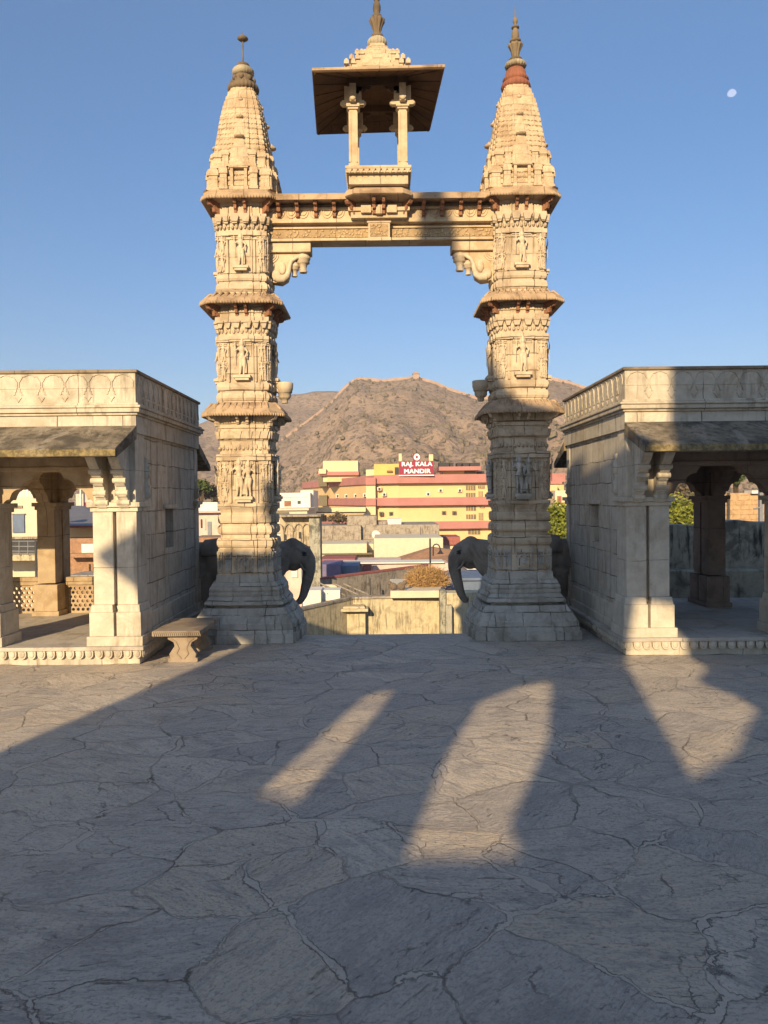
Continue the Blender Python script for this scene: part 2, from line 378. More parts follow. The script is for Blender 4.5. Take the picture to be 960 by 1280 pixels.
def hillmat():
    t = NT('dry_hillside'); c = t.pos
    a = t.mix(t.ramp(t.noise(c, .02, 6, .65), .35, .65), (.30, .215, .155), (.39, .28, .20))
    rock = t.ramp(t.noise(c, .11, 7, .7), .5, .68); a = t.mix(rock, a, (.255, .18, .13))
    a = t.mix(t.ramp(t.noise(c, .38, 5, .75), .5, .6), a, (.12, .095, .06))
    a = t.mix(t.ramp(t.noise(c, .9, 3, .7), .62, .74), a, (.58, .475, .36))
    h = t.noise(c, .2, 8, .7)
    return t.out(a, .95, t.bump(h, 1, 2.0))
M['hill'] = hillmat()
M['ground'] = plain('dusty_ground', (.27, .21, .15), .2, .95, .3)
M['fort'] = plain('fort_wall_stone', (.36, .25, .19), .12, .9, .3)

# ------------------------------------------------------------------ the setting
TE = 12.33
struct(MB().box(-1400, 1400, -500, 1400, GZ-.3, GZ).build('ground', M['ground']))
struct(MB().box(-14, 14, -12, TE, -.3, 0).build('courtyard_paving', M['paving']))
struct(MB().box(-14, -1.95, TE, 15.6, -.3, 0).build('terrace_left', M['paving']))
struct(MB().box(1.9, 14, TE, 15.6, -.3, 0).build('terrace_right', M['paving']))
rw = MB(); rw.box(-13.95, -2.0, -12, 15.55, GZ, -.3); rw.box(1.95, 13.95, -12, 15.55, GZ, -.3); rw.box(-2.0, 1.95, -12, 12.28, GZ, -.3)
struct(rw.build('retaining_wall', M['concrete']))
for s_ in (-1, 1): struct(MB().box(s_*1.36, s_*1.99, 12.30, 13.28, GZ, -.004).build('tower_foundation', M['base']))
stp = MB()
for i in range(14): stp.box(-1.3, 1.3, TE+.001+i*.3, TE+(i+1)*.3, GZ, -.18*(i+1)-.05)
struct(stp.build('stone_steps', M['base'], bevel=.01))

# hills: distance and skyline follow the real ridges
def lerp_tab(tab, x):
    if x <= tab[0][0]: return tab[0][1]
    for (a, b), (c, d_) in zip(tab, tab[1:]):
        if x <= c: return b+(d_-b)*(x-a)/(c-a)
    return tab[-1][1]
def hill(name, tab, dist, y0, depth, x0, x1, nx, ny, amp, seed):
    mb = MB(); vs = []; fs = []
    for j in range(ny+1):
        t = j/ny
        for i in range(nx+1):
            px = x0+(x1-x0)*i/nx; rz = at(px, lerp_tab(tab, px), dist); dirx = rz.x/dist
            if t <= .7:
                s = t/.7; Y = y0+(dist-y0)*s
                prof = .08*s+.92*(s**1.15)
                z = GZ+.1+(rz.z-GZ-.1)*prof
            else:
                s = (t-.7)/.3; Y = dist+depth*s; z = rz.z-(rz.z+30)*s**1.2
                prof = 1-s
            X = dirx*Y
            k = mnoise.fractal(Vector((X*.012+seed, Y*.012, 0)), 1, 2, 6)+.6*mnoise.fractal(Vector((X*.045, Y*.02+seed, 3)), 1, 2, 5)
            fade = max(0, min(1, (1-prof)*2.2))*min(1, prof*6) if t <= .7 else min(1, s*4)
            z += amp*k*fade + .9*mnoise.fractal(Vector((X*.08, seed, 7)), 1, 2, 3)*(1 if prof > .1 else 0)
            vs.append((X, Y, z))
    n = nx+1
    for j in range(ny):
        for i in range(nx): fs.append((j*n+i, j*n+i+1, (j+1)*n+i+1, (j+1)*n+i))
    mb.add(vs, fs, True); o = mb.build(name, M['hill'], fix=False); struct(o); return vs
TN = [(-500, 640), (-200, 600), (200, 612), (300, 592), (352, 551), (380, 531), (412, 507), (428, 488), (440, 478), (448, 474.5), (480, 477), (505, 474.5), (520, 473), (545, 480), (560, 487), (585, 495),
      (602, 500), (650, 486), (690, 474), (710, 479), (735, 487), (800, 505), (900, 560), (1000, 590), (1300, 560), (1700, 600)]
TF = [(-600, 600), (-100, 560), (100, 560), (200, 552), (252, 529), (300, 502), (352, 494), (378, 492), (395, 489.5), (412, 488.5), (450, 492), (520, 500), (650, 520), (760, 540), (900, 560), (1600, 590)]
nearv = hill('hillside_near', TN, 470, 190, 160, -200, 1300, 330, 110, 13, 2.3)
farv = hill('hillside_far', TF, 640, 330, 200, -500, 1400, 260, 60, 16, 8.1)
# scrub on the slope
sb = MB(); random.seed(5); nearl = [p for p in nearv if p[1] <= 480]*3+[p for p in farv if 360 < p[1] < 650]
ico = []
for k in range(11000):
    p = nearl[random.randrange(len(nearl))]
    if p[2] < -6: continue
    if mnoise.noise(Vector((p[0]*.03, p[1]*.03, 1))) < -.15 and random.random() < .7: continue
    r = random.uniform(.3, 1.25)*(1.6 if random.random() < .1 else 1)
    c = Vector(p)+Vector((random.uniform(-2, 2), random.uniform(-2, 2), r*.1))
    ring = [c+Vector((r*math.cos(a)*random.uniform(.6, 1.2), r*math.sin(a)*random.uniform(.6, 1.2), random.uniform(-.1, .5)*r)) for a in [2*PI*q/6 for q in range(6)]]
    top = c+Vector((random.uniform(-.3, .3)*r, random.uniform(-.3, .3)*r, r*random.uniform(.6, 1)))
    low = [q-Vector((0, 0, r)) for q in ring]
    sb.add(ring+[top]+low, [(i, (i+1) % 6, 6) for i in range(6)]+[(7+i, 7+(i+1) % 6, (i+1) % 6, i) for i in range(6)])
tag(sb.build('hillside_scrub', M['leafd'], fix=False), 'low dry scrub bushes dotted over the brown hillside', 'scrub', kind='stuff')
# fort wall along the ridge
fw = MB(); pts = []
px = 352.0
while px < 735:
    p = at(px, lerp_tab(TN, px), 468); pts.append(p); px += 2.2
for i in range(len(pts)-1):
    a, b = pts[i], pts[i+1]; hgt = 3.4
    fw.add([a+Vector((0, 0, -4)), b+Vector((0, 0, -4)), b+Vector((0, 3, -4)), a+Vector((0, 3, -4)), a+Vector((0, 0, hgt*.45)), b+Vector((0, 0, hgt*.45)), b+Vector((0, 3, hgt*.45)), a+Vector((0, 3, hgt*.45))],
           [(0,3,2,1),(4,5,6,7),(0,1,5,4),(1,2,6,5),(2,3,7,6),(3,0,4,7)])
fo = thing('fort_wall', pts[0], 'long fort wall of pinkish stone running along the hill ridge', 'fort wall')
fw.build('rampart', M['fort'], fo)
kp = at(520, 472, 466); k = MB(); k.box(kp.x-1.7, kp.x+1.7, 465, 468.4, kp.z-1, kp.z+2.2); k.box(kp.x-2.2, kp.x+2.2, 464.5, 468.9, kp.z+2.2, kp.z+2.6); k.lathe([(kp.z+2.6, 1.6), (kp.z+3.3, 1.2), (kp.z+3.7, .2)], (kp.x, 466.7), 12)
k.build('watch_post', M['fort'], fo)
# second wall climbing the nearer spur
def half_arch(w_, h_, top):
    """cusped half arch, from the pillar face (u=0) outwards, hanging from top"""
    pts = [(0, top), (0, top-h_)]
    n = 4
    for i in range(n):
        u0 = w_*(i/n)**1.15; u1 = w_*((i+1)/n)**1.15; z0 = top-h_+h_*(i/n)**.85; z1 = top-h_+h_*((i+1)/n)**.85
        for k in range(1, 6):
            a = PI/2*k/5; pts.append((u0+(u1-u0)*(1-math.cos(a))*.9+(u1-u0)*.1, z0+(z1-z0)*math.sin(a)*.98))
        pts.append((u1, z1-.004*(n-i)))
    pts.append((w_, top)); return pts
# ------------------------------------------------------------------ towers of the gateway
def ratha(cx, cy, h, z, e=.052, a=.42, b=.70, lobes=1):
    A, B = a*h, b*h; e1 = h*(1-e); e2 = h*(1-2*e)
    q = [(A, -h), (A, -e1), (B, -e1), (B, -e2), (e2, -e2), (e2, -B), (e1, -B), (e1, -A), (h, -A)]
    pts = []
    for k in range(4):
        c, s = [(1, 0), (0, 1), (-1, 0), (0, -1)][k]
        pts += [(x*c-y*s, x*s+y*c) for x, y in q]
    return [Vector((cx+x, cy+y, z)) for x, y in pts]
def octo(cx, cy, h, z, ch=.3, lift=0):
    c = h*(1-ch)
    pts = [(-c, -h), (-c*.33, -h*1.0), (c*.33, -h*1.0), (c, -h), (h, -c), (h, -c*.33), (h, c*.33), (h, c), (c, h), (c*.33, h), (-c*.33, h), (-c, h), (-h, c), (-h, c*.33), (-h, -c*.33), (-h, -c)]
    return [Vector((cx+x, cy+y, z)) for x, y in pts]

# the carved standing figure shared by the niches
def figure_mesh(arm=1):
    f = MB()
    def limb(pts, rad): f.tube(pts, rad, 10)
    f.ell((0, 0, .545), (.034, .034, .042)); limb([(0, 0, .57), (0, 0, .64)], [.03, .012])
    limb([(0, 0, .50), (0, 0, .53)], [.02, .018])
    limb([(0, 0, .33), (.008, 0, .38), (0, 0, .44), (0, 0, .50)], [.052, .038, .056, .045])
    f.ell((.004, 0, .31), (.06, .042, .045))
    limb([(.03, 0, .31), (.042, -.012, .18), (.03, 0, .02)], [.038, .028, .018]); limb([(-.03, 0, .31), (-.02, -.006, .18), (-.035, 0, .02)], [.038, .028, .018])
    limb([(.03, -.01, .015), (.034, -.05, .012)], [.018, .015]); limb([(-.035, -.01, .015), (-.04, -.05, .012)], [.018, .015])
    limb([(.055, 0, .475), (.10, -.01, .40), (.075, -.045, .33)], [.022, .018, .014]); f.ell((.075, -.05, .32), (.018, .016, .02))
    limb([(-.055, 0, .475), (-.11, -.02, .42), (-.12*arm, -.04, .52)], [.022, .018, .014]); f.ell((-.12*arm, -.042, .535), (.018, .016, .02))
    limb([(-.125*arm, -.03, .20), (-.12*arm, -.035, .60)], [.008, .008]); f.ell((0, .02, .55), (.06, .018, .065))
    limb([(.05, .0, .30), (.075, .01, .15), (.07, .01, .03)], [.016, .014, .012])
    return remeshed(f, .0075, 2)
FIGM = figure_mesh()
FIGM2 = MB(); FIGM2.merge(FIGM, lambda p: (-p.x*.9, p.y, p.z*.94))
def figure(parent, cx, cy, z, s=1.0, face=0, pair=False, mat='figure'):
    m = MB(); c, si = math.cos(face), math.sin(face)
    def tr(p, dx=0):
        x, y = (p.x+dx)*s, p.y*s*.9
        return (cx+x*c-y*si, cy+x*si+y*c, z+p.z*s)
    if pair:
        m.merge(FIGM, lambda p: tr(p, -.075)); m.merge(FIGM2, lambda p: tr(p, .08))
    else: m.merge(FIGM, tr)
    b = MB().box(-.15, .15, -.07, .05, -.05, .0); b.box(-.12, .12, -.05, .05, -.09, -.05); m.merge(b, tr)
    return m.build('carved_figure', M[mat], parent, fix=False)

def corbel(parent, p, out, z0, z1, length, wd=.05, name='bracket', mat='bracket'):
    """scrolled corbel under a slab: starts at wall point p, reaches out along out"""
    poly = [(0, z0), (length*.25, z0+.01), (length*.30, z0+(z1-z0)*.30), (length*.52, z0+(z1-z0)*.34), (length*.58, z0+(z1-z0)*.62), (length*.86, z0+(z1-z0)*.68), (length, z0+(z1-z0)*.85), (length, z1), (0, z1)]
    o = Vector(out).normalized(); sd_ = Vector((-o.y, o.x, 0))
    return MB().prism(poly, lambda u, v, w_: Vector((p[0], p[1], 0))+o*u+sd_*w_+Vector((0, 0, v)), -wd/2, wd/2).build(name, M[mat], parent, bevel=.006)

PROF_BASE = [(0, .845), (.14, .845), (.142, .818), (.29, .80), (.30, .782), (.39, .735), (.45, .69), (.516, .655), (.518, .56), (.545, .56), (.55, .60), (.565, .645), (.585, .645), (.70, .56),
             (.702, .575), (.735, .578), (.752, .575), (.758, .56), (.775, .57), (.80, .572), (.83, .555), (.883, .525), (.90, .515), (.903, .482), (1.015, .470)]
PROF_SHAFT = [(1.015, .462), (1.414, .447), (1.416, .43), (1.44, .43), (1.447, .452), (1.48, .466), (1.52, .469), (1.56, .463), (1.585, .445), (1.59, .41), (1.645, .41), (1.65, .435), (1.68, .455), (1.75, .455), (1.785, .435),
              (1.788, .415), (1.822, .415), (1.826, .438), (1.86, .448), (1.93, .448), (1.955, .438), (1.957, .405), (1.99, .405), (2.03, .425), (2.07, .452), (2.13, .455), (2.133, .41),
              (2.80, .41), (2.803, .457), (2.90, .46), (2.91, .405), (3.10, .405), (3.13, .415), (3.15, .44), (3.20, .452), (3.245, .452), (3.25, .425), (3.30, .425), (3.31, .448), (3.36, .448), (3.37, .42), (3.56, .42), (3.70, .445), (3.705, .41),
              (3.735, .41), (3.74, .425), (3.78, .445), (3.83, .443), (3.865, .42), (3.87, .40), (3.895, .40), (3.90, .425), (3.95, .44), (4.0, .438), (4.02, .42), (4.022, .402), (4.65, .402), (4.653, .445), (4.74, .448), (4.745, .40),
              (4.90, .40), (4.93, .41), (4.95, .44), (5.0, .45), (5.04, .45), (5.045, .42), (5.10, .42), (5.105, .44), (5.14, .44), (5.15, .41), (5.40, .41), (5.43, .40), (5.44, .41), (5.47, .432), (5.53, .43), (5.57, .415), (5.575, .39), (5.60, .39),
              (5.605, .41), (5.64, .425), (5.69, .42), (5.71, .405), (5.715, .39), (6.30, .39), (6.303, .43), (6.37, .432), (6.375, .39), (6.50, .39), (6.53, .40), (6.55, .425), (6.62, .43), (6.64, .43), (6.645, .40), (6.98, .40)]
def spire_h(z):
    return lerp_tab([(6.95, .515), (7.3, .485), (7.46, .468), (7.74, .430), (7.92, .397), (8.11, .368), (8.30, .328), (8.45, .288), (8.66, .210)], z)
def tower(root, sx, cx, kind):
    cy = 12.45
    body = MB().loft([ratha(cx, cy, h*1.035, z) for z, h in PROF_SHAFT]).build('gate_tower', M['shaft'], root)
    base = MB().loft([ratha(cx, cy, h, z, e=.04 if z > .5 else .035, a=.45, b=.74) for z, h in [(z_, h_*1.03) for z_, h_ in PROF_BASE]])
    base.build('plinth', M['base'], body)
    # carved lotus strip round the plinth and a toothed strip higher up
    for zz, hh, nn, sz, nm, mt in ((.60, .60, 15, .05, 'lotus_strip', 'base'), (1.835, .447, 22, .022, 'tooth_strip', 'shaft'), (1.05, .465, 8, .06, 'carved_band', 'base')):
        lp = MB()
        for f in range(4):
            c, s = [(1, 0), (0, 1), (-1, 0), (0, -1)][f]
            for i in range(nn):
                u = -1+2*(i+.5)/nn; off = 1 if abs(u) < .42 else (.93 if abs(u) < .7 else .86)
                if abs(u) > .88: continue
                x, y = u*hh, -hh*off
                if nm == 'carved_band': lp.ell((cx+x*c-y*s, cy+x*s+y*c, zz+.17), (sz*.6, sz*.6, .1), 8, 6)
                else: lp.ell((cx+x*c-y*s, cy+x*s+y*c, zz-.008), (sz*.55, sz*.55, sz*.55), 8, 6)
        if nm != 'carved_band': lp.build(nm, M[mt], body, fix=False)
    # low relief arches and pilasters on the base block
    for f in range(4):
        c, s = [(1, 0), (0, 1), (-1, 0), (0, -1)][f]
        q = MB(); H_ = .462*1.035
        for u0, hw_, off in ((0, .13, 1.0), (-.26, .05, .948), (.26, .05, .948), (-.385, .03, .9), (.385, .03, .9)):
            y_ = -H_*off
            q.box(u0-hw_, u0+hw_, y_-.012, y_+.03, 1.06, 1.09); q.box(u0-hw_, u0+hw_, y_-.014, y_+.03, 1.33, 1.37)
            q.box(u0-hw_, u0-hw_+.014, y_-.010, y_+.03, 1.09, 1.33); q.box(u0+hw_-.014, u0+hw_, y_-.010, y_+.03, 1.09, 1.33)
            if hw_ > .04: q.tube([(u0-hw_*.6, y_+.002, 1.12), (u0-hw_*.6, y_+.002, 1.22), (u0-hw_*.3, y_+.002, 1.27), (u0, y_+.002, 1.30), (u0+hw_*.3, y_+.002, 1.27), (u0+hw_*.6, y_+.002, 1.22), (u0+hw_*.6, y_+.002, 1.12)], .012, 6)
            q.ell((u0, y_, 1.19), (hw_*.3, .018, .055), 8, 6)
        m = MB(); m.merge(q, lambda p: (cx+p.x*c-p.y*s, cy+p.x*s+p.y*c, p.z)); m.build('base_relief', M['base'], body, bevel=.003)
    # cornices
    for zr, hr, zt, ht, zu, ch in ((3.485, .645, 3.705, .43, 3.40, .3), (5.205, .645, 5.395, .43, 5.12, .26), (6.82, .60, 6.96, .53, 6.72, .2)):
        rings = [octo(cx, cy, .40, zu+.10, ch), octo(cx, cy, hr-.10, zr+.035, ch), octo(cx, cy, hr-.012, zr, ch), octo(cx, cy, hr, zr+.012, ch), octo(cx, cy, hr-.003, zr+.062, ch), octo(cx, cy, hr-.04, zr+.10, ch),
                 octo(cx, cy, (hr+ht)/2, (zr+zt)/2+.055, ch), octo(cx, cy, ht+.03, zt, ch*.6), octo(cx, cy, ht-.02, zt+.012, ch*.6)]
        co = MB().loft(rings).build('cornice', M['cornice'], body)
        fr = MB(); rg_ = octo(cx, cy, hr-.002, zr+.018, ch); nr = len(rg_)
        for i_ in range(nr):
            a_, b_ = rg_[i_], rg_[(i_+1) % nr]; m_ = max(1, int((b_-a_).length/.042))
            for q_ in range(m_): fr.ell(a_.lerp(b_, (q_+.5)/m_), (.017, .017, .026), 7, 5)
        fr.build('cornice_fringe', M['cornice'], body, fix=False)
        rp = MB(); zt2 = zt+.004
        for f_ in range(4):
            c3, s3 = [(1, 0), (0, 1), (-1, 0), (0, -1)][f_]
            for q_ in range(9):
                u_ = -1+2*(q_+.5)/9; p0 = (u_*ht*.9, -ht*.98, zt-.01); p1 = (u_*hr*.72, -(hr-.06), zr+.112)
                rp.tube([(cx+p0[0]*c3-p0[1]*s3, cy+p0[0]*s3+p0[1]*c3, p0[2]), (cx+(p0[0]+p1[0])/2*c3-(p0[1]+p1[1])/2*s3, cy+(p0[0]+p1[0])/2*s3+(p0[1]+p1[1])/2*c3, (p0[2]+p1[2])/2+.05), (cx+p1[0]*c3-p1[1]*s3, cy+p1[0]*s3+p1[1]*c3, p1[2])], .017, 6)
        if hr > .62: rp.build('cornice_ribs', M['cornice'], body, fix=False)
        rb_ = MB(); zb = {3.485: 3.0, 5.205: 4.825, 6.82: 6.44}[zr]; hb_ = .405*1.035
        for f_ in range(4):
            c3, s3 = [(1, 0), (0, 1), (-1, 0), (0, -1)][f_]
            for q_ in range(13):
                u_ = -.92+1.84*q_/12; off_ = 1 if abs(u_) < .42 else (.948 if abs(u_) < .7 else .896)
                x_, y_ = u_*hb_, -hb_*off_
                rb_.ell((cx+x_*c3-y_*s3, cy+x_*s3+y_*c3, zb+(.012 if q_ % 2 else -.012)), (.026, .026, .05 if q_ % 2 else .036), 6, 6)
        rb_.build('boss_band', M['panel'], body, fix=False)
        for f in range(4):
            a = f*PI/2-PI/2
            o = Vector((math.cos(a), math.sin(a), 0)); sd_ = Vector((-o.y, o.x, 0))
            for q in (-.075, .075):
                p = Vector((cx, cy, 0))+o*.40+sd_*q
                corbel(body, p, o, zr-.19, zr+.025, hr-.46, .045, mat='bracket' if zr > 5 else 'shaft')
            g = a+PI/4; o2 = Vector((math.cos(g), math.sin(g), 0))
            corbel(body, Vector((cx, cy, 0))+o2*.47, o2, zr-.24, zr+.03, hr*1.08-.47+.06, .06, mat='bracket' if zr > 5 else 'shaft')
        # dentil frieze: small blocks with gaps, under the slab
        dn = MB()
        for f in range(4):
            c, s = [(1, 0), (0, 1), (-1, 0), (0, -1)][f]
            for x0, x1, yy in ((-.385, -.295, .43), (-.265, -.175, .445), (-.145, -.03, .465), (.03, .145, .465), (.175, .265, .445), (.295, .385, .43)):
                z0 = zr-.36
                v = MB().add([(x0-.012, -yy-.022, z0+.13), (x1+.012, -yy-.022, z0+.13), (x1+.012, -yy+.06, z0+.13), (x0-.012, -yy+.06, z0+.13), (x0+.02, -yy-.004, z0+.02), (x1-.02, -yy-.004, z0+.02), (x1-.02, -yy+.06, z0+.02), (x0+.02, -yy+.06, z0+.02)],
                             [(0,1,2,3),(4,7,6,5),(0,4,5,1),(1,5,6,2),(2,6,7,3),(3,7,4,0)])
                dn.merge(v, lambda p: (cx+p.x*c-p.y*s, cy+p.x*s+p.y*c, p.z))
        dn.build('dentil_frieze', M['shaft'], body)
    # figures in three storeys
    for st, (z0, z1, hh) in enumerate(((2.13, 2.80, .41), (4.02, 4.65, .402), (5.715, 6.30, .39))):
        s = (z1-z0-.14)/.64*1.16
        for f in range(4):
            a = f*PI/2; o = Vector((math.sin(a), -math.cos(a), 0))
            figure(body, cx+o.x*(hh*1.035+.045), cy+o.y*(hh*1.035+.045), z0+.11, s, a, pair=(st == 0), mat='figure' if st else ('figure' if sx < 0 else 'base'))
            # framing pilasters and small side figures
            c, sn = math.cos(a), math.sin(a)
            tr = lambda p: (cx+p.x*c-p.y*sn, cy+p.x*sn+p.y*c, p.z)
            for xx, yy in ((-.31, hh*.93), (.31, hh*.93)):
                q = MB(); q.box(xx-.055, xx+.055, -yy-.022, -yy+.02, z0+.03, z0+(z1-z0)*.47); q.box(xx-.055, xx+.055, -yy-.022, -yy+.02, z0+(z1-z0)*.52, z1-.06)
                q.box(xx-.07, xx+.07, -yy-.035, -yy+.02, z1-.06, z1-.005); q.box(xx-.068, xx+.068, -yy-.03, -yy+.02, z0+(z1-z0)*.47, z0+(z1-z0)*.52)
                pn = MB(); pn.merge(q, tr); pn.build('carved_panel', M['panel'], body, bevel=.005)
            for xx in (-.21, .21): q = MB(); q.box(xx-.014, xx+.014, -hh*.97-.035, -hh*.97+.02, z0+.01, z1-.05); pn = MB(); pn.merge(q, tr); pn.build('thin_pilaster', M['shaft'], body, bevel=.005)
            q = MB()
            q.box(-.15, .15, -hh-.03, -hh+.01, z1-.06, z1-.003)
            pn = MB(); pn.merge(q, tr); pn.build('niche_hood', M['panel'], body, bevel=.005)
            if st == 0 or f in (0, 1 if sx < 0 else 3):
                for xx in (-.30, .30):
                    for zz in (z0+.05, z0+(z1-z0)*.54):
                        sf = MB(); sf.merge(FIGM if xx < 0 else FIGM2, lambda p: tr(Vector((xx+p.x*.50, -hh*.93-.03+p.y*.5, zz-.01+p.z*.47))))
                        sf.build('attendant_figure', M['figure'], body, fix=False)
    # projecting cup corbel towards the passage
    cz = 3.96; ux = cx-sx*.60
    cup = MB().lathe([(cz-.22, .045), (cz-.20, .055), (cz-.16, .055), (cz-.15, .08), (cz-.12, .10), (cz-.06, .105), (cz-.055, .12), (cz-.01, .125), (cz, .135), (cz+.10, .14), (cz+.11, .13)], (ux, 12.45), 20)
    cup.box(min(ux, cx-sx*.35), max(ux, cx-sx*.35), 12.37, 12.53, cz-.04, cz+.08); cup.build('cup_corbel', M['shaft'], body)
    # spire
    sp = MB(); rings = []; z = 6.96
    while z < 8.66:
        h = spire_h(z)-.012
        rings += [ratha(cx, cy, h+.012, z, e=.06, a=.36, b=.68), ratha(cx, cy, h+.008, z+.055, e=.06, a=.36, b=.68), ratha(cx, cy, h-.012, z+.060, e=.06, a=.36, b=.68), ratha(cx, cy, h-.012, z+.083, e=.06, a=.36, b=.68)]
        z += .085
    sp.loft(rings)
    spo = sp.build('spire', M['spire'], body)
    vr = MB()
    for f in range(4):
        c, s = [(1, 0), (0, 1), (-1, 0), (0, -1)][f]
        for u_ in (-.80, -.60, -.47, -.28, .28, .47, .60, .80):
            off_ = 1 if abs(u_) < .36 else (.94 if abs(u_) < .68 else .88); pr_s = []
            for k_ in range(12):
                z_ = 7.5+1.12*k_/11; h_ = spire_h(z_)-.012; x_, y_ = u_*h_, -h_*off_
                pr_s.append((cx+x_*c-y_*s, cy+x_*s+y_*c, z_))
            vr.tube(pr_s, .013, 6)
    vr.build('spire_ribs', M['spire'], body, fix=False)
    def turret(mb, x, y, z0, z1, hw, dp):
        """small shrine-shaped pier with a rounded head"""
        hh_ = z1-z0; zz = [z0, z0+.12*hh_, z0+.12*hh_, z0+.62*hh_, z0+.62*hh_, z0+.78*hh_, z0+.92*hh_, z1]
        ww = [1.04, 1.04, .84, .80, 1.02, .98, .70, .1]
        mb.loft([[Vector((x-hw*k, y-dp*k, q)), Vector((x+hw*k, y-dp*k, q)), Vector((x+hw*k, y+dp, q)), Vector((x-hw*k, y+dp, q))] for q, k in zip(zz, ww)])
    for f in range(4):
        a = f*PI/2; c, sn = math.cos(a), math.sin(a); tr = lambda p: (cx+p.x*c-p.y*sn, cy+p.x*sn+p.y*c, p.z)
        for sgn in (-1, 1):
          t1 = MB()
          for x, y, z0, z1, hw in ((-.385, .40, 6.97, 7.34, .08), (-.225, .45, 6.97, 7.36, .062), (.225, .45, 6.97, 7.36, .062), (.385, .40, 6.97, 7.34, .08), (-.33, .355, 7.33, 7.60, .068), (-.20, .40, 7.34, 7.62, .055), (.20, .40, 7.34, 7.62, .055), (.33, .355, 7.33, 7.60, .068),
                                 (-.275, .285, 7.6, 7.74, .05), (.275, .285, 7.6, 7.74, .05), (-.255, .26, 7.74, 7.88, .046), (.255, .26, 7.74, 7.88, .046), (-.23, .235, 7.88, 8.02, .042), (.23, .235, 7.88, 8.02, .042), (-.205, .205, 8.02, 8.16, .038), (.205, .205, 8.02, 8.16, .038), (-.175, .175, 8.16, 8.29, .034), (.175, .175, 8.16, 8.29, .034), (-.15, .15, 8.29, 8.41, .03), (.15, .15, 8.29, 8.41, .03)):
            if x*sgn > 0: turret(t1, x*1.04, -y*1.06-.022, z0, z1, hw*1.05, .06)
          m = MB(); m.merge(t1, tr); m.build('turret_row', M['spire'], body)
        # urushringa: small spires stacked on the middle of each face
        u = MB()
        for z0, z1, hw, yy in ((7.36, 7.80, .16, .425), (7.82, 8.14, .115, .345), (8.16, 8.44, .085, .27)):
            rr = []
            for k in range(9):
                s_ = k/8; hh = hw*(1-.62*s_**1.5); hh2 = hh-(0 if k % 2 else .008)
                rr.append([Vector((-hh2, -yy-.05*(1-s_)-.01, z0+(z1-z0)*s_)), Vector((-hh2*.5, -yy-.075*(1-s_)-.015, z0+(z1-z0)*s_)), Vector((hh2*.5, -yy-.075*(1-s_)-.015, z0+(z1-z0)*s_)), Vector((hh2, -yy-.05*(1-s_)-.01, z0+(z1-z0)*s_)), Vector((hh2, -yy+.15, z0+(z1-z0)*s_)), Vector((-hh2, -yy+.15, z0+(z1-z0)*s_))])
            u.loft(rr)
            u.lathe([(z1, hw*.2), (z1+.012, hw*.48), (z1+.035, hw*.5), (z1+.05, hw*.25), (z1+.075, hw*.18), (z1+.10, .004)], (0, -yy-.01), 12)
        m = MB(); m.merge(u, tr); m.build('miniature_spire', M['spire'], body)
        n_ = MB(); n_.box(-.13, -.085, -.535, -.42, 6.97, 7.30); n_.box(.085, .13, -.535, -.42, 6.97, 7.30); n_.box(-.15, .15, -.55, -.42, 7.30, 7.34); n_.box(-.15, .15, -.55, -.42, 6.965, 7.02)
        n_.prism([(-.14, 7.34), (.14, 7.34), (.07, 7.42), (0, 7.50), (-.07, 7.42)], lambda u_, v_, w_: Vector((u_, w_, v_)), -.52, -.40)
        m = MB(); m.merge(n_, tr); m.merge(FIGM, lambda p: tr(Vector((p.x*.4, -.475+p.y*.4, 7.03+p.z*.4)))); m.build('niche', M['spire'], body)
    tp = MB(); tp.loft([ratha(cx, cy, .215, 8.62, e=.08), ratha(cx, cy, .215, 8.66, e=.08), ratha(cx, cy, .195, 8.665, e=.08), ratha(cx, cy, .20, 8.71, e=.08)]); tp.build('spire_collar', M['spire'], body)
    if kind == 'red':
        MB().lathe([(8.70, .17), (8.715, .215), (8.76, .232), (8.80, .215), (8.83, .18), (8.84, .19), (8.87, .205), (8.90, .185), (8.93, .165), (8.99, .155), (9.04, .12), (9.06, .09)], (cx, cy), 72, 24, .09).build('crown', M['red'], body, fix=True)
        MB().lathe([(9.05, .09), (9.06, .145), (9.09, .168), (9.12, .165), (9.15, .13), (9.16, .08)], (cx, cy), 60, 20, .12).build('crown_ring', M['pale'], body)
        fi = MB().lathe([(9.15, .06), (9.17, .105), (9.20, .108), (9.215, .06)], (cx, cy), 24)
        fi.lathe([(9.46, .03), (9.475, .088), (9.50, .09), (9.52, .045)], (cx, cy), 24); fi.lathe([(9.69, .03), (9.70, .062), (9.715, .062), (9.73, .03)], (cx, cy), 20); fi.build('finial_disc', M['dark'], body)
        fi = MB().lathe([(9.21, .055), (9.25, .055), (9.33, .07), (9.40, .10), (9.43, .115), (9.44, .09), (9.46, .05)], (cx, cy), 48, 10, .22)
        fi.lathe([(9.51, .045), (9.54, .057), (9.60, .06), (9.65, .05), (9.69, .035)], (cx, cy), 20); fi.lathe([(9.73, .02), (9.77, .022), (9.79, .036), (9.82, .04), (9.85, .028), (9.88, .014), (9.98, .008), (10.06, .002)], (cx, cy), 16); fi.build('finial', M['finial'], body)
    else:
        MB().lathe([(8.70, .17), (8.72, .235), (8.77, .245), (8.82, .225), (8.85, .17), (8.87, .17), (8.885, .175), (8.90, .15), (8.95, .15), (8.98, .12)], (cx, cy), 72, 24, .09).build('crown', M['dark'], body)
        pm = MB()
        for k_ in range(8):
            a = 2*PI*k_/8; pm.ell((cx+.165*math.cos(a), cy+.165*math.sin(a), 8.90), (.04, .04, .045), 8, 6)
        pm.build('petal_ring', M['dark'], body, fix=False)
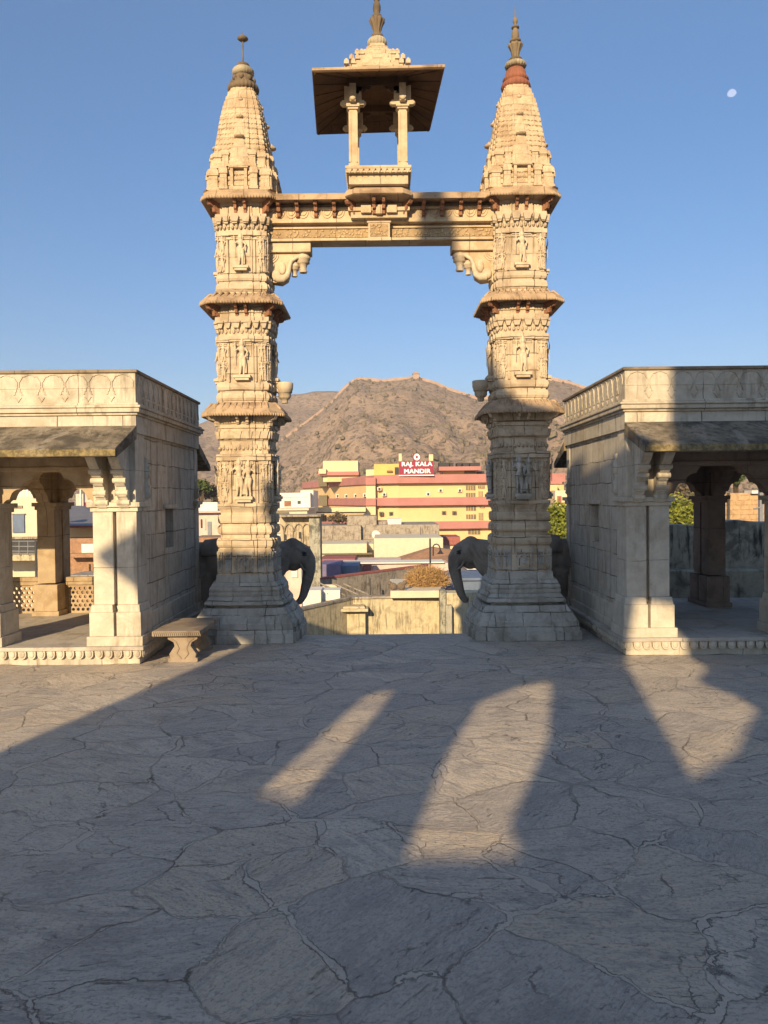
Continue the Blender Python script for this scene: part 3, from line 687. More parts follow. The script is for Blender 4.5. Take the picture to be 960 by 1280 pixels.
        MB().lathe([(8.97, .09), (8.985, .145), (9.02, .17), (9.06, .168), (9.10, .13), (9.12, .09)], (cx, cy), 60, 22, .1).build('crown_ring', M['pale'], body)
        fi = MB().lathe([(9.11, .09), (9.13, .105), (9.16, .10), (9.185, .05), (9.19, .012), (9.56, .010)], (cx, cy), 20)
        fi.lathe([(9.53, .008), (9.545, .05), (9.575, .088), (9.60, .07), (9.62, .01), (9.69, .002)], (cx, cy), 24); fi.build('finial', M['dark'], body)
    return body

GW = thing('gateway', (0, 12.45, 0), 'tall carved stone gateway with two spired towers, a lintel and small kiosk on top', 'gateway')
tl = tower(GW, -1, -2.185, 'dark'); tl['label'] = 'left tower with dark crown and thin rod finial'
tr_ = tower(GW, 1, 2.185, 'red'); tr_['label'] = 'right tower with red crown'

# ---- lintel
LX = 1.82; CX = -.03
lt = MB(); lt.box(-LX, LX, 12.22, 12.55, 6.27, 6.315); lt.box(-LX, LX, 12.26, 12.52, 6.315, 6.46); lt.box(-LX, LX, 12.22, 12.55, 6.46, 6.49); lt.box(-LX, LX, 12.27, 12.52, 6.49, 6.53)
lt.box(-LX, LX, 12.15, 12.72, 6.53, 6.565); lt.box(-LX, LX, 12.18, 12.70, 6.565, 6.73); lt.box(-LX, LX, 12.14, 12.74, 6.73, 6.77); lt.box(-LX, LX, 12.22, 12.66, 6.77, 6.88)
LT = lt.build('lintel', M['lintel'], GW, bevel=.008)
MB().box(-LX+.02, LX-.02, 12.235, 12.26, 6.325, 6.45).build('carved_frieze', M['frieze'], LT)
cb = MB(); cb.box(CX-.17, CX+.17, 12.10, 12.24, 6.265, 6.50); cb.box(CX-.19, CX+.19, 12.08, 12.24, 6.22, 6.27); cb.box(CX-.19, CX+.19, 12.09, 12.24, 6.50, 6.53); cb.build('keystone_block', M['lintel'], LT, bevel=.008)
MB().box(CX-.14, CX+.14, 12.09, 12.10, 6.29, 6.48).build('keystone_carving', M['frieze'], LT)
# scalloped frieze of ring motifs
for i in range(18):
    x = -1.60+i*.188; rg = MB()
    if abs(x-CX) < .50: continue
    for rr in (.085, .052):
        pts_ = [(x+rr*math.cos(a), 12.172, 6.725-rr*abs(math.sin(a))*1.35) for a in [PI*k/12 for k in range(13)]]
        rg.tube(pts_, .0075, 5)
    rg.build('ring_motif', M['lintel'], LT, fix=False)
def slab(mb, x0, x1, yf, yb, z, fwd):
    mb.prism([(fwd+.10, z-.075), (0, z-.10), (0, z-.03), (.05, z+.01), (.22, z+.08), (yb-yf-.22, z+.08), (yb-yf-.05, z+.01), (yb-yf, z-.03), (yb-yf, z-.10), (yb-yf-.22, z-.06)],
             lambda u, v, w_: Vector((w_, yf+u, v)), x0, x1)
for xa, xb in ((-1.62, CX-.50), (CX+.50, 1.62)):
    sl = MB(); slab(sl, xa, xb, 11.93, 12.95, 6.91, .12); sl.build('lintel_cornice', M['cornice'], LT)
cm = MB(); c_ = .50
cm.loft([[Vector((CX+x*k, 12.45+y*k2, z)) for x, y in ((-.36, -.62), (.36, -.62), (.50, -.52), (.50, .52), (.36, .62), (-.36, .62), (-.50, .52), (-.50, -.52))] for z, k, k2 in ((6.80, .78, .68), (6.815, 1.0, 1.08), (6.83, 1.03, 1.12), (6.885, 1.03, 1.12), (6.93, .98, 1.05), (6.99, .9, .88))])
cm.build('centre_cornice', M['cornice'], LT)
ub = MB(); ub.box(CX-.44, CX+.44, 12.05, 12.85, 6.56, 6.66); ub.box(CX-.48, CX+.48, 12.02, 12.88, 6.66, 6.72); ub.box(CX-.36, CX+.36, 12.08, 12.82, 6.72, 6.80)
ub.box(CX-.28, CX-.12, 11.99, 12.05, 6.62, 6.74); ub.box(CX+.12, CX+.28, 11.99, 12.05, 6.62, 6.74); ub.box(CX-.05, CX+.05, 11.98, 12.05, 6.60, 6.74)
ub.build('centre_frieze', M['lintel'], LT, bevel=.008)
for x in (-1.60, -1.31, -1.02, -.73, .67, .96, 1.25, 1.54): corbel(LT, (x, 12.18), (0, -1, 0), 6.61, 6.835, .20, .055)
for x in (-.075, .075): corbel(LT, (CX+x, 12.06), (0, -1, 0), 6.60, 6.815, .22, .05)
for s in (-1, 1): corbel(LT, (CX+s*.38, 12.10), (s*.8, -1, 0), 6.60, 6.815, .20, .07)
# corner corbels: elephant head, curling trunk and two pendants
for s in (-1, 1):
    cbm = MB(); X = s*1.80
    cbm.box(X, s*1.12, 12.27, 12.57, 6.115, 6.265)
    pr = [(1.80, 6.115), (1.80, 5.715), (1.74, 5.655), (1.60, 5.635), (1.50, 5.695), (1.47, 5.795), (1.44, 5.955), (1.36, 6.015), (1.24, 6.055), (1.22, 6.115)]
    cbm.prism(pr, lambda u, v, w_: Vector((s*u, w_, v)), 12.33, 12.51)
    cb_ = cbm.build('corner_corbel', M['lintel'], LT, bevel=.01)
    e = MB(); e.tube([(s*1.66, 12.30, 5.705), (s*1.56, 12.29, 5.695), (s*1.50, 12.29, 5.735), (s*1.475, 12.29, 5.815), (s*1.46, 12.30, 5.915), (s*1.43, 12.31, 5.985), (s*1.36, 12.32, 6.035), (s*1.30, 12.33, 6.065)], [.075, .065, .05, .04, .034, .03, .03, .03], 10)
    e.ell((s*1.68, 12.31, 5.755), (.08, .05, .09)); e.ell((s*1.58, 12.33, 5.875), (.06, .04, .10))
    e.build('carved_elephant_head', M['figure'], LT, fix=False)
    v = MB()
    for rr in (.05, .085, .12): v.tube([(s*(1.765-rr*math.cos(a)), 12.325, 6.085-rr*math.sin(a)) for a in [PI/2*k/8 for k in range(9)]], .011, 6)
    v.build('fan_carving', M['figure'], LT, fix=False)
    for px_, top, sc in ((1.255, 6.120, 1.0), (1.395, 5.975, .72)):
        MB().lathe([(top, .10*sc), (top-.02, .085*sc), (top-.05*sc, .115*sc), (top-.09*sc, .118*sc), (top-.10*sc, .10*sc), (top-.15*sc, .105*sc), (top-.16*sc, .075*sc), (top-.21*sc, .055*sc), (top-.26*sc, .05*sc), (top-.27*sc, .065*sc), (top-.30*sc, .06*sc)], (s*px_, 12.40), 20).build('pendant', M['figure'], LT)

# ---- kiosk on the lintel
KY = 12.15
kb = MB(); kb.box(CX-.45, CX+.45, KY-.42, KY+.42+.2, 6.95, 7.10); kb.box(CX-.49, CX+.49, KY-.49, KY+.6, 7.10, 7.13); kb.box(CX-.50, CX+.50, KY-.50, KY+.62, 7.16, 7.205); kb.box(CX-.47, CX+.47, KY-.47, KY+.58, 7.13, 7.16)
KB = kb.build('kiosk', M['lintel'], GW, bevel=.008)
sw = MB()
for f in range(3):
    for i in range(11):
        u = -.44+i*.088
        if f == 0: sw.add([(CX+u-.044, KY-.497, 7.158), (CX+u+.044, KY-.497, 7.158), (CX+u, KY-.497, 7.085), (CX+u-.044, KY-.47, 7.158), (CX+u+.044, KY-.47, 7.158), (CX+u, KY-.47, 7.085)], [(0,2,1),(3,4,5),(0,3,5,2),(1,2,5,4),(0,1,4,3)])
        else:
            s = 1 if f == 1 else -1; X = CX+s*.497; X2 = CX+s*.47
            sw.add([(X, KY+u-.044, 7.158), (X, KY+u+.044, 7.158), (X, KY+u, 7.085), (X2, KY+u-.044, 7.158), (X2, KY+u+.044, 7.158), (X2, KY+u, 7.085)], [(0,2,1),(3,4,5),(0,3,5,2),(1,2,5,4),(0,1,4,3)])
sw.build('tooth_border', M['lintel'], KB)
for sx in (-1, 1):
    for yy in (KY-.37, KY+.42):
        x = CX+sx*.375; c = MB(); c.box(x-.075, x+.075, yy-.075, yy+.075, 7.205, 7.26); c.box(x-.058, x+.058, yy-.058, yy+.058, 7.26, 8.07)
        c.box(x-.068, x-.03, yy-.068, yy-.03, 7.28, 8.04); c.box(x+.03, x+.068, yy-.068, yy-.03, 7.28, 8.04)
        c.box(x-.08, x+.08, yy-.08, yy+.08, 8.07, 8.10); c.box(x-.10, x+.10, yy-.10, yy+.10, 8.10, 8.15)
        c.build('kiosk_column', M['lintel'], KB, bevel=.006)
        b = MB(); b.box(x-.165, x+.165, yy-.045, yy+.045, 8.15, 8.22); b.box(x-.045, x+.045, yy-.165, yy+.165, 8.15, 8.22); b.box(x-.05, x+.05, yy-.13, yy+.13, 8.22, 8.43); b.box(x-.13, x+.13, yy-.05, yy+.05, 8.22, 8.43)
        b.ell((x-.165, yy, 8.185), (.035, .05, .035), 8, 6); b.ell((x+.165, yy, 8.185), (.035, .05, .035), 8, 6); b.ell((x, yy-.165, 8.185), (.05, .035, .035), 8, 6)
        b.build('kiosk_capital', M['lintel'], KB)
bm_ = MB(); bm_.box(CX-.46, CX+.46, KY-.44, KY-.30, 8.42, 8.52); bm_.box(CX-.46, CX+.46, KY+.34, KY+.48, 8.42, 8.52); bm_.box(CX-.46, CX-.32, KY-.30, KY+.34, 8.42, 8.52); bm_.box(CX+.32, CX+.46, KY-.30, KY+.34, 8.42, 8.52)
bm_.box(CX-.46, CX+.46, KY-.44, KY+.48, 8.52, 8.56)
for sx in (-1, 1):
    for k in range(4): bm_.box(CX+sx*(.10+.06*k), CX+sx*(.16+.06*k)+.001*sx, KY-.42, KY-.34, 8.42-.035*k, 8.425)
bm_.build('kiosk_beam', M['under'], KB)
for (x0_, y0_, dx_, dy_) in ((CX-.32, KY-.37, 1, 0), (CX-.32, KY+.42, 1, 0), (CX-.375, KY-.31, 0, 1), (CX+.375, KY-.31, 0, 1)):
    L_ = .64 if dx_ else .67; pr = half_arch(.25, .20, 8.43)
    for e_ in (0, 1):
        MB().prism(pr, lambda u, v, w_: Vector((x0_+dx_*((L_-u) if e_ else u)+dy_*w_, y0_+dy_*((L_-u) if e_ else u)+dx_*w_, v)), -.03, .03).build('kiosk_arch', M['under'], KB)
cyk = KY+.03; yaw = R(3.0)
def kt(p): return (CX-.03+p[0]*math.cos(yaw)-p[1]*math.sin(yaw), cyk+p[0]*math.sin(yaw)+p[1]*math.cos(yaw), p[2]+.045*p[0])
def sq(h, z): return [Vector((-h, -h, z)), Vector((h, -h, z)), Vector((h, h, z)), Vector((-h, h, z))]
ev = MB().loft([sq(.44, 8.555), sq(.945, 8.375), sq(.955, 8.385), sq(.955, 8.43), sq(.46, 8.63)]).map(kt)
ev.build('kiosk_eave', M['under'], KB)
rb = MB()
for f in range(4):
    c2, s2 = [(1, 0), (0, 1), (-1, 0), (0, -1)][f]
    for u in (-1, -.66, -.33, 0, .33, .66):
        A = (u*.43, -.43); B_ = (u*.93, -.93); za, zb_ = 8.552, 8.376
        rb.tube([(A[0]*c2-A[1]*s2, A[0]*s2+A[1]*c2, za), (B_[0]*c2-B_[1]*s2, B_[0]*s2+B_[1]*c2, zb_)], .009 if abs(u) < 1 else .02, 5)
rb.map(kt).build('eave_rib', M['under'], KB, fix=False)
et = MB().loft([sq(.957, 8.397), sq(.964, 8.400), sq(.964, 8.437), sq(.50, 8.637), sq(.47, 8.637)], cap=False).map(kt); et.build('kiosk_eave_top', M['cornice'], KB)
rf = MB()
for z0, z1, h0, h1 in ((8.62, 8.69, .47, .49), (8.69, 8.73, .44, .43), (8.73, 8.80, .41, .41), (8.80, 8.84, .375, .36), (8.84, 8.92, .34, .34), (8.92, 8.96, .30, .28), (8.96, 9.05, .265, .265), (9.05, 9.09, .22, .20), (9.09, 9.17, .175, .16), (9.17, 9.26, .13, .10)):
    rf.loft([ratha(CX, cyk, h0, z0, e=.09), ratha(CX, cyk, h1, z1, e=.09)])
for z, h in ((8.73, .425), (8.84, .355), (8.96, .28)):
    for f in range(4):
        c, s = [(1, 0), (0, 1), (-1, 0), (0, -1)][f]
        for u in (-1, -.78, .78):
            x, y = u*h*.97, -h*.97; X_, Y_ = CX+x*c-y*s, cyk+x*s+y*c; rf.box(X_-.032, X_+.032, Y_-.032, Y_+.032, z-.02, z+.04, .004); rf.box(X_-.018, X_+.018, Y_-.018, Y_+.018, z+.04, z+.068, .006)
        X_, Y_ = CX+h*s*.96, cyk-h*c*.96; rf.box(X_-.06, X_+.06, Y_-.06, Y_+.06, z-.03, z+.035, .01)
rf.map(lambda p: (CX+(p.x-CX)*1.13, cyk+(p.y-cyk)*1.13, p.z+.03 if p.z > 8.64 else p.z))
rf.build('kiosk_roof', M['spire'], KB)
MB().lathe([(9.24, .09), (9.26, .125), (9.30, .148), (9.34, .148), (9.38, .12), (9.40, .08)], (CX, cyk), 60, 18, .13).build('kiosk_crown', M['pale'], KB)
kf = MB().lathe([(9.39, .06), (9.40, .09), (9.44, .095), (9.46, .06)], (CX, cyk), 20)
kf.lathe([(9.46, .055), (9.50, .055), (9.60, .085), (9.67, .118), (9.69, .11), (9.70, .05)], (CX, cyk), 48, 9, .25)
kf.lathe([(9.70, .045), (9.72, .07), (9.75, .075), (9.77, .05), (9.80, .05), (9.84, .06), (9.90, .06), (9.95, .045), (9.98, .03), (10.0, .05), (10.02, .03), (10.1, .04), (10.2, .012), (10.42, .003)], (CX, cyk), 20)
kf.build('kiosk_finial', M['dark'], KB)

# ------------------------------------------------------------------ pavilions
def pavilion(sx, dy, label):
    X0 = 3.22; Y0 = 10.30+dy; YB = Y0+3.55; X9 = 9.2
    root = thing('pavilion', (sx*6.0, Y0+1.8, 0), label, 'pavilion', 'pavilions flanking the gateway')
    def mb(): return MB()
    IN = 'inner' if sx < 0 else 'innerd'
    def put(m, name, mat, par=root, bevel=.0, fix=True):
        m.map(lambda p: (sx*p.x, p.y, p.z)); return m.build(name, M[mat], par, bevel=bevel, fix=fix)
    YE = YB+.45
    m = mb(); m.box(X0+.07, X9, Y0+.07, YE-.05, 0, .17); m.box(X0+.045, X9, Y0+.045, YE, .17, .20); pl = put(m, 'plinth', 'marble', bevel=.006)
    m = mb(); m.box(X0, X9, Y0, YE, .20, .252); put(m, 'floor', 'floor2', bevel=.008)
    # hanging lotus fringe
    m = mb()
    def tongue(c, o, t_, r=.052):
        pts_ = [(-r, .20), (-r, .15)]+[(-r*math.cos(a), .15-.06*math.sin(a)) for a in [PI*k/8 for k in range(1, 8)]]+[(r, .15), (r, .20)]
        m.prism(pts_, lambda u, v, w_: Vector(c)+Vector(t_)*u+Vector((0, 0, v))+Vector(o)*w_, 0, .05)
        rr = r*.72
        m.ell(Vector(c)+Vector(o)*.052+Vector((0, 0, .155)), (rr*abs(t_[0])+.014*abs(o[0]), rr*abs(t_[1])+.014*abs(o[1]), .048), 10, 6)
    for i in range(46):
        x = X0+.09+i*.128
        if x > X9: break
        tongue((x, Y0+.072, 0), (0, -1, 0), (1, 0, 0))
    for i in range(29):
        y = Y0+.10+i*.128
        if y < YE-.05: tongue((X0+.072, y, 0), (-1, 0, 0), (0, 1, 0))
    put(m, 'lotus_fringe', 'marble2', pl)
    # side wall, thick, with a slot window
    wx0, wx1 = X0+.13, X0+.48; ya, yb = Y0+.14, YB
    s0, s1, z0, z1 = Y0+1.58, Y0+2.02, 1.46, 2.06
    m = mb()
    for (a, b, c, d_) in ((ya+.35, s0, .252, 3.3), (s1, yb-.14, .252, 3.3), (s0, s1, .252, z0), (s0, s1, z1, 3.3)): m.box(wx0, wx1, a, b, c, d_)
    wl = put(m, 'side_wall', 'marble')
    m = mb(); m.box(wx0+.22, wx1-.05, s0-.05, s1+.05, z0-.02, z1+.02); put(m, 'window_recess', 'cap', wl)
    m = mb()
    m.box(wx0-.045, wx0, ya+.3, yb-.12, .252, .38); m.box(wx0-.03, wx0, ya+.62, yb-.30, .38, .62, 0)
    put(m, 'wall_skirting', 'marble2', wl, bevel=.01)
    m = mb(); m.box(wx0-.05, wx0, s0-.12, s1+.12, z1+.005, z1+.07); put(m, 'window_hood', 'marble2', wl, bevel=.01)
    # end pilasters (near and far corner)
    def pilaster(px0, px1, py0, py1, nm='pillar', mat='marble2', base=.05, gap=None, top=3.3, cap_=True):
        m = mb()
        if gap == 'x':
            mid = (px0+px1)/2; m.box(px0, mid-.022, py0, py1, .80, 2.05); m.box(mid+.022, px1, py0, py1, .80, 2.05); m.box(mid-.022, mid+.022, py0+.08, py1-.02, .72, 2.05)
            for a, b in ((px0-base, mid-.018), (mid+.018, px1+base)): m.box(a, b, py0-base, py1+(base if py1-py0 < .5 else 0), .38, .70); m.box(a+.012, b-.012, py0-base+.012, py1, .70, .80, .012)
            m.box(px0-base-.03, px1+base+.03, py0-base-.03, py1+base, .252, .38)
        elif gap == 'y':
            mid = (py0+py1)/2; m.box(px0, px1, py0, mid-.022, .80, 2.05); m.box(px0, px1, mid+.022, py1, .80, 2.05); m.box(px0+.05, px1-.05, mid-.022, mid+.022, .72, 2.05)
            m.box(px0-base, px1+base, py0-base, mid-.018, .33, .78); m.box(px0-base, px1+base, mid+.018, py1+base, .33, .78); m.box(px0-base-.03, px1+base+.03, py0-base-.03, py1+base+.03, .252, .33)
        else:
            m.box(px0, px1, py0, py1, .78, 2.05); m.box(px0-base, px1+base, py0-base, py1+base, .38, .78); m.box(px0-base-.03, px1+base+.03, py0-base-.03, py1+base+.03, .252, .38)
        m.box(px0-.025, px1+.025, py0-.025, py1+.025, 2.05, 2.11, 0); m.box(px0-.06, px1+.06, py0-.06, py1+.06, 2.11, 2.175)
        m.box(px0+.01, px1-.01, py0+.01, py1-.01, 2.175, top)
        return put(m, nm, mat, bevel=.007)
    p1 = pilaster(X0+.10, X0+.69, Y0+.12, Y0+.55, gap='x')
    pilaster(wx0-.02, wx1, yb-.16, yb+.08, base=.03)
    # carved relief figures on the side face near the top corner
    for q, (yy, zz) in enumerate(((Y0+.62, 2.35), (Y0+.62, 2.62), (yb-.1, 2.35))):
        m = mb()
        m.lathe([(zz-.14, .03), (zz-.10, .07), (zz-.02, .05), (zz+.04, .07), (zz+.10, .03), (zz+.14, .045), (zz+.18, .01)], (wx0-.005, yy), 12, 6, .3)
        put(m, 'relief_carving', 'marble2', wl, fix=False)
    # scrolled eave brackets
    def eave_bracket(x, yf, o=-1, mat='marble2'):
        prof = [(0, 2.12), (.06, 2.10), (.10, 2.16), (.09, 2.20), (.12, 2.24), (.15, 2.25), (.16, 2.38), (.19, 2.39), (.22, 2.42), (.23, 2.50), (.27, 2.51), (.30, 2.56), (.30, 2.60), (.38, 2.66), (.52, 2.80), (.52, 2.86), (0, 3.10)]
        m = mb(); m.prism(prof, lambda u, v, w_: Vector((x+w_, yf+o*u, v)), -.065, .065)
        for zz, uu in ((2.30, .17), (2.46, .245), (2.17, .10), (2.58, .31)): m.tube([(x-.085, yf+o*(uu-.03), zz), (x+.085, yf+o*(uu-.03), zz)], .038, 10)
        put(m, 'eave_bracket', mat, bevel=.006)
    PX = [(X0+.10, X0+.69)]; fx = X0+1.98 if sx < 0 else X0+2.20
    while fx < X9: PX.append((fx, fx+.59)); fx += 1.95
    for i, (a, b) in enumerate(PX):
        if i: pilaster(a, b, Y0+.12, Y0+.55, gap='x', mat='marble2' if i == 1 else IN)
        eave_bracket(a+.15, Y0+.13); eave_bracket(b-.15, Y0+.13)
    # back pillars
    BX = [(5.60, 5.90), (7.35, 7.65), (9.0, 9.2)]
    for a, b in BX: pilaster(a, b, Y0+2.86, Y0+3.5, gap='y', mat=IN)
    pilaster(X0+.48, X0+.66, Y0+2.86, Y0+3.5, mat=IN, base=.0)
    # cusped arches between front pillars and between back pillars
    def arches(spans, y0, y1, mat, w_=.55, top=2.72):
        for a, b in spans:
            ww = min(w_, (b-a)/2-.002)
            pr = half_arch(ww, top-2.06, top)
            m = mb(); m.prism(pr, lambda u, v, w2: Vector((a-.01+u, w2, v)), y0, y1); put(m, 'arch_bracket', mat)
            m = mb(); m.prism(pr, lambda u, v, w2: Vector((b+.01-u, w2, v)), y0, y1); put(m, 'arch_bracket', mat)
    fs = [(PX[i][1], PX[i+1][0]) for i in range(len(PX)-1)]
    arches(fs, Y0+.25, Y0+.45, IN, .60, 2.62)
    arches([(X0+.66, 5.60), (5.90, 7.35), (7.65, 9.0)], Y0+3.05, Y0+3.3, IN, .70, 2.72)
    # beams across the depth and their arches
    for a, b in BX[:2]:
        pr = half_arch(.55, .6, 2.62)
        for fn in (lambda u, v, w2: Vector((w2, Y0+.55+u, v)), lambda u, v, w2: Vector((w2, Y0+2.86-u, v))):
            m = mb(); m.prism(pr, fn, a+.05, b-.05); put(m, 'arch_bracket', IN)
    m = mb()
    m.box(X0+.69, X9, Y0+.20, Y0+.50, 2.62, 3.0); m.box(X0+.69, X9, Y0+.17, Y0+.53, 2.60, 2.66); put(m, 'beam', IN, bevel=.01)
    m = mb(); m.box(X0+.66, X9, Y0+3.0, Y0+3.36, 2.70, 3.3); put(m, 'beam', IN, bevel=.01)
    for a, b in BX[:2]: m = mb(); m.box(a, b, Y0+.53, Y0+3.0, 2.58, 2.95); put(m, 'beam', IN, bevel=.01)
    m = mb(); m.box(X0+.48, X9, Y0+.50, Y0+3.3, 2.95, 3.3); put(m, 'ceiling', IN)
    # frieze wall above the eave, cornice, parapet, coping
    m = mb(); m.box(X0+.08, X9, Y0+.10, YB+.05, 3.0 if False else 3.10, 3.335); put(m, 'frieze_wall', 'marble', bevel=.006)
    m = mb()
    for z0_, z1_, o_ in ((3.335, 3.37, .03), (3.37, 3.43, .065), (3.43, 3.465, .085), (3.465, 3.50, .045)): m.box(X0+.08-o_, X9, Y0+.10-o_, YB+.05+o_, z0_, z1_)
    put(m, 'cornice', 'parapet', bevel=.012)
    m = mb(); m.box(X0+.08, X9, Y0+.10, Y0+.24, 3.50, 3.90); m.box(X0+.08, X0+.22, Y0+.24, YB-.09, 3.50, 3.90); m.box(X0+.08, X9, YB-.09, YB+.05, 3.50, 3.90)
    pp = put(m, 'parapet', 'parapet', bevel=.005)
    m = mb(); m.box(X0+.05, X9, Y0+.07, Y0+.27, 3.90, 3.945); m.box(X0+.05, X0+.25, Y0+.27, YB-.12, 3.90, 3.945); m.box(X0+.05, X9, YB-.12, YB+.08, 3.90, 3.945)
    put(m, 'coping', 'cap', pp, bevel=.012)
    m = mb(); m.box(X0+.2, X9, Y0+.2, YB, 3.30, 3.42); put(m, 'roof', 'cap')
    # incised arch pattern on the parapet, ribs stand slightly proud
    m = mb()
    def motif(fn, wd):
        def rib(pts_): m.tube([fn(u*wd, v) for u, v in pts_], .0085, 5)
        rib([(-.46, 3.72), (-.46, 3.78), (-.36, 3.83), (-.30, 3.86), (-.22, 3.86), (-.16, 3.875), (0, 3.885), (.16, 3.875), (.22, 3.86), (.30, 3.86), (.36, 3.83), (.46, 3.78), (.46, 3.72)])
        rib([(.30, 3.62), (.36, 3.62), (.36, 3.66), (.42, 3.66), (.42, 3.70), (.5, 3.73), (.58, 3.70), (.58, 3.66), (.64, 3.66), (.64, 3.62), (.70, 3.62)])
        rib([(.36, 3.585), (.43, 3.56), (.5, 3.52), (.57, 3.56), (.64, 3.585)])
    x = X0+.08+.17
    while x < X9-.2:
        motif(lambda u, v, x=x: Vector((x+u, Y0+.097, v)), .31); x += .31
    y = Y0+.30
    while y < YB-.1:
        motif(lambda u, v, y=y: Vector((X0+.077, y+u, v)), .24); y += .24
    m.tube([(X0+.08, Y0+.097, 3.70), (X9, Y0+.097, 3.70)], .004, 4)
    put(m, 'parapet_carving', 'parapet', pp, fix=False)
    # eaves: thick sloping slabs, front and back
    for nm, yw, o in (('front', Y0+.10, -1), ('back', YB+.05, 1)):
        m = mb(); pr = [(0, 3.20), (.80, 2.86), (.845, 2.83), (.85, 2.745), (.80, 2.735), (0, 3.02)]
        n = 40
        m.prism(pr, lambda u, v, w_: Vector((w_, yw+o*u, v)), X0+.07, X9)
        put(m, 'eave', 'eave', bevel=.01)
        m = mb(); m.box(X0+.5, X9, min(yw, yw+o*.50), max(yw, yw+o*.50), 2.78, 2.83)
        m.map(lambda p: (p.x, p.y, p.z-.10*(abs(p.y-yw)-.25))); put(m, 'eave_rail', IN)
    return root, X0, Y0, YB, put
pl_, X0, YL, YBL, putL = pavilion(-1, -.12, 'sunlit marble pavilion on the left with cusped arches and flat mossy eaves')
# jali screens at the back of the left pavilion (pierced lattice)
def jali(x0, x1, y, z0, z1, par):
    m = MB(); cs_ = .085; nx = int((x1-x0)/cs_)
    outer = [(x0, z0), (x1, z0), (x1, z1), (x0, z1)]; holes = []
    nz = int((z1-z0-.04)/(cs_*.87))
    for j in range(nz):
        for i in range(nx):
            cx = x0+(i+.5+(.5 if j % 2 else 0))*cs_; cz = z0+.06+j*cs_*.87
            if cx > x1-.06 or cx < x0+.055: continue
            holes.append([(cx+.030*math.cos(a+PI/6), cz+.030*math.sin(a+PI/6)) for a in [PI/3*k for k in range(6)]])
    m.prism(outer, lambda u, v, w_: Vector((u, y+w_, v)), 0, .05, holes)
    m.build('lattice_screen', M['inner'], par)
    MB().box(x0, x1, y-.03, y+.09, z1, z1+.14).build('screen_rail', M['inner'], par, bevel=.01)
jali(-7.35, -5.95, YL+3.15, .252, .74, pl_); jali(-5.55, -3.9, YL+3.15, .252, .74, pl_)
pr_, X0, YR, YBR, putR = pavilion(1, .10, 'shaded marble pavilion on the right with dark interior and stained wall behind it')

# ------------------------------------------------------------------ stone bench
bn = thing('bench', (-2.82, 10.9, 0), 'low carved sandstone bench beside the left pavilion wall', 'bench')
m = MB(); m.box(-3.14, -2.49, 10.28, 11.45, .36, .435)
m.build('seat', M['bench'], bn, bevel=.018)
m = MB()
for i in range(24):
    x = -3.12+i*.027; m.tube([(x, 10.275, .425), (x+.02, 10.268, .37)], .011, 6)
m.build('rope_edge', M['bench'], bn, fix=False)
for y in (10.36, 11.16):
    pr = [(-.20, 0), (.20, 0), (.20, .05), (.17, .06), (.185, .11), (.15, .16), (.11, .22), (.125, .27), (.20, .31), (.21, .36), (-.21, .36), (-.20, .31), (-.125, .27), (-.11, .22), (-.15, .16), (-.185, .11), (-.17, .06), (-.20, .05)]
    g = MB().prism(pr, lambda u, v, w_: Vector((-2.745+u, y+w_, v)), 0, .14); lg = g.build('leg', M['bench'], bn, bevel=.008)
    v = MB()
    for s in (-1, 1): v.tube([(-2.745+s*.02, y-.005, .05), (-2.745+s*.08, y-.005, .12), (-2.745+s*.05, y-.005, .19), (-2.745+s*.09, y-.005, .28), (-2.745+s*.15, y-.005, .32)], .009, 5)
    v.build('leg_carving', M['bench'], lg, fix=False)

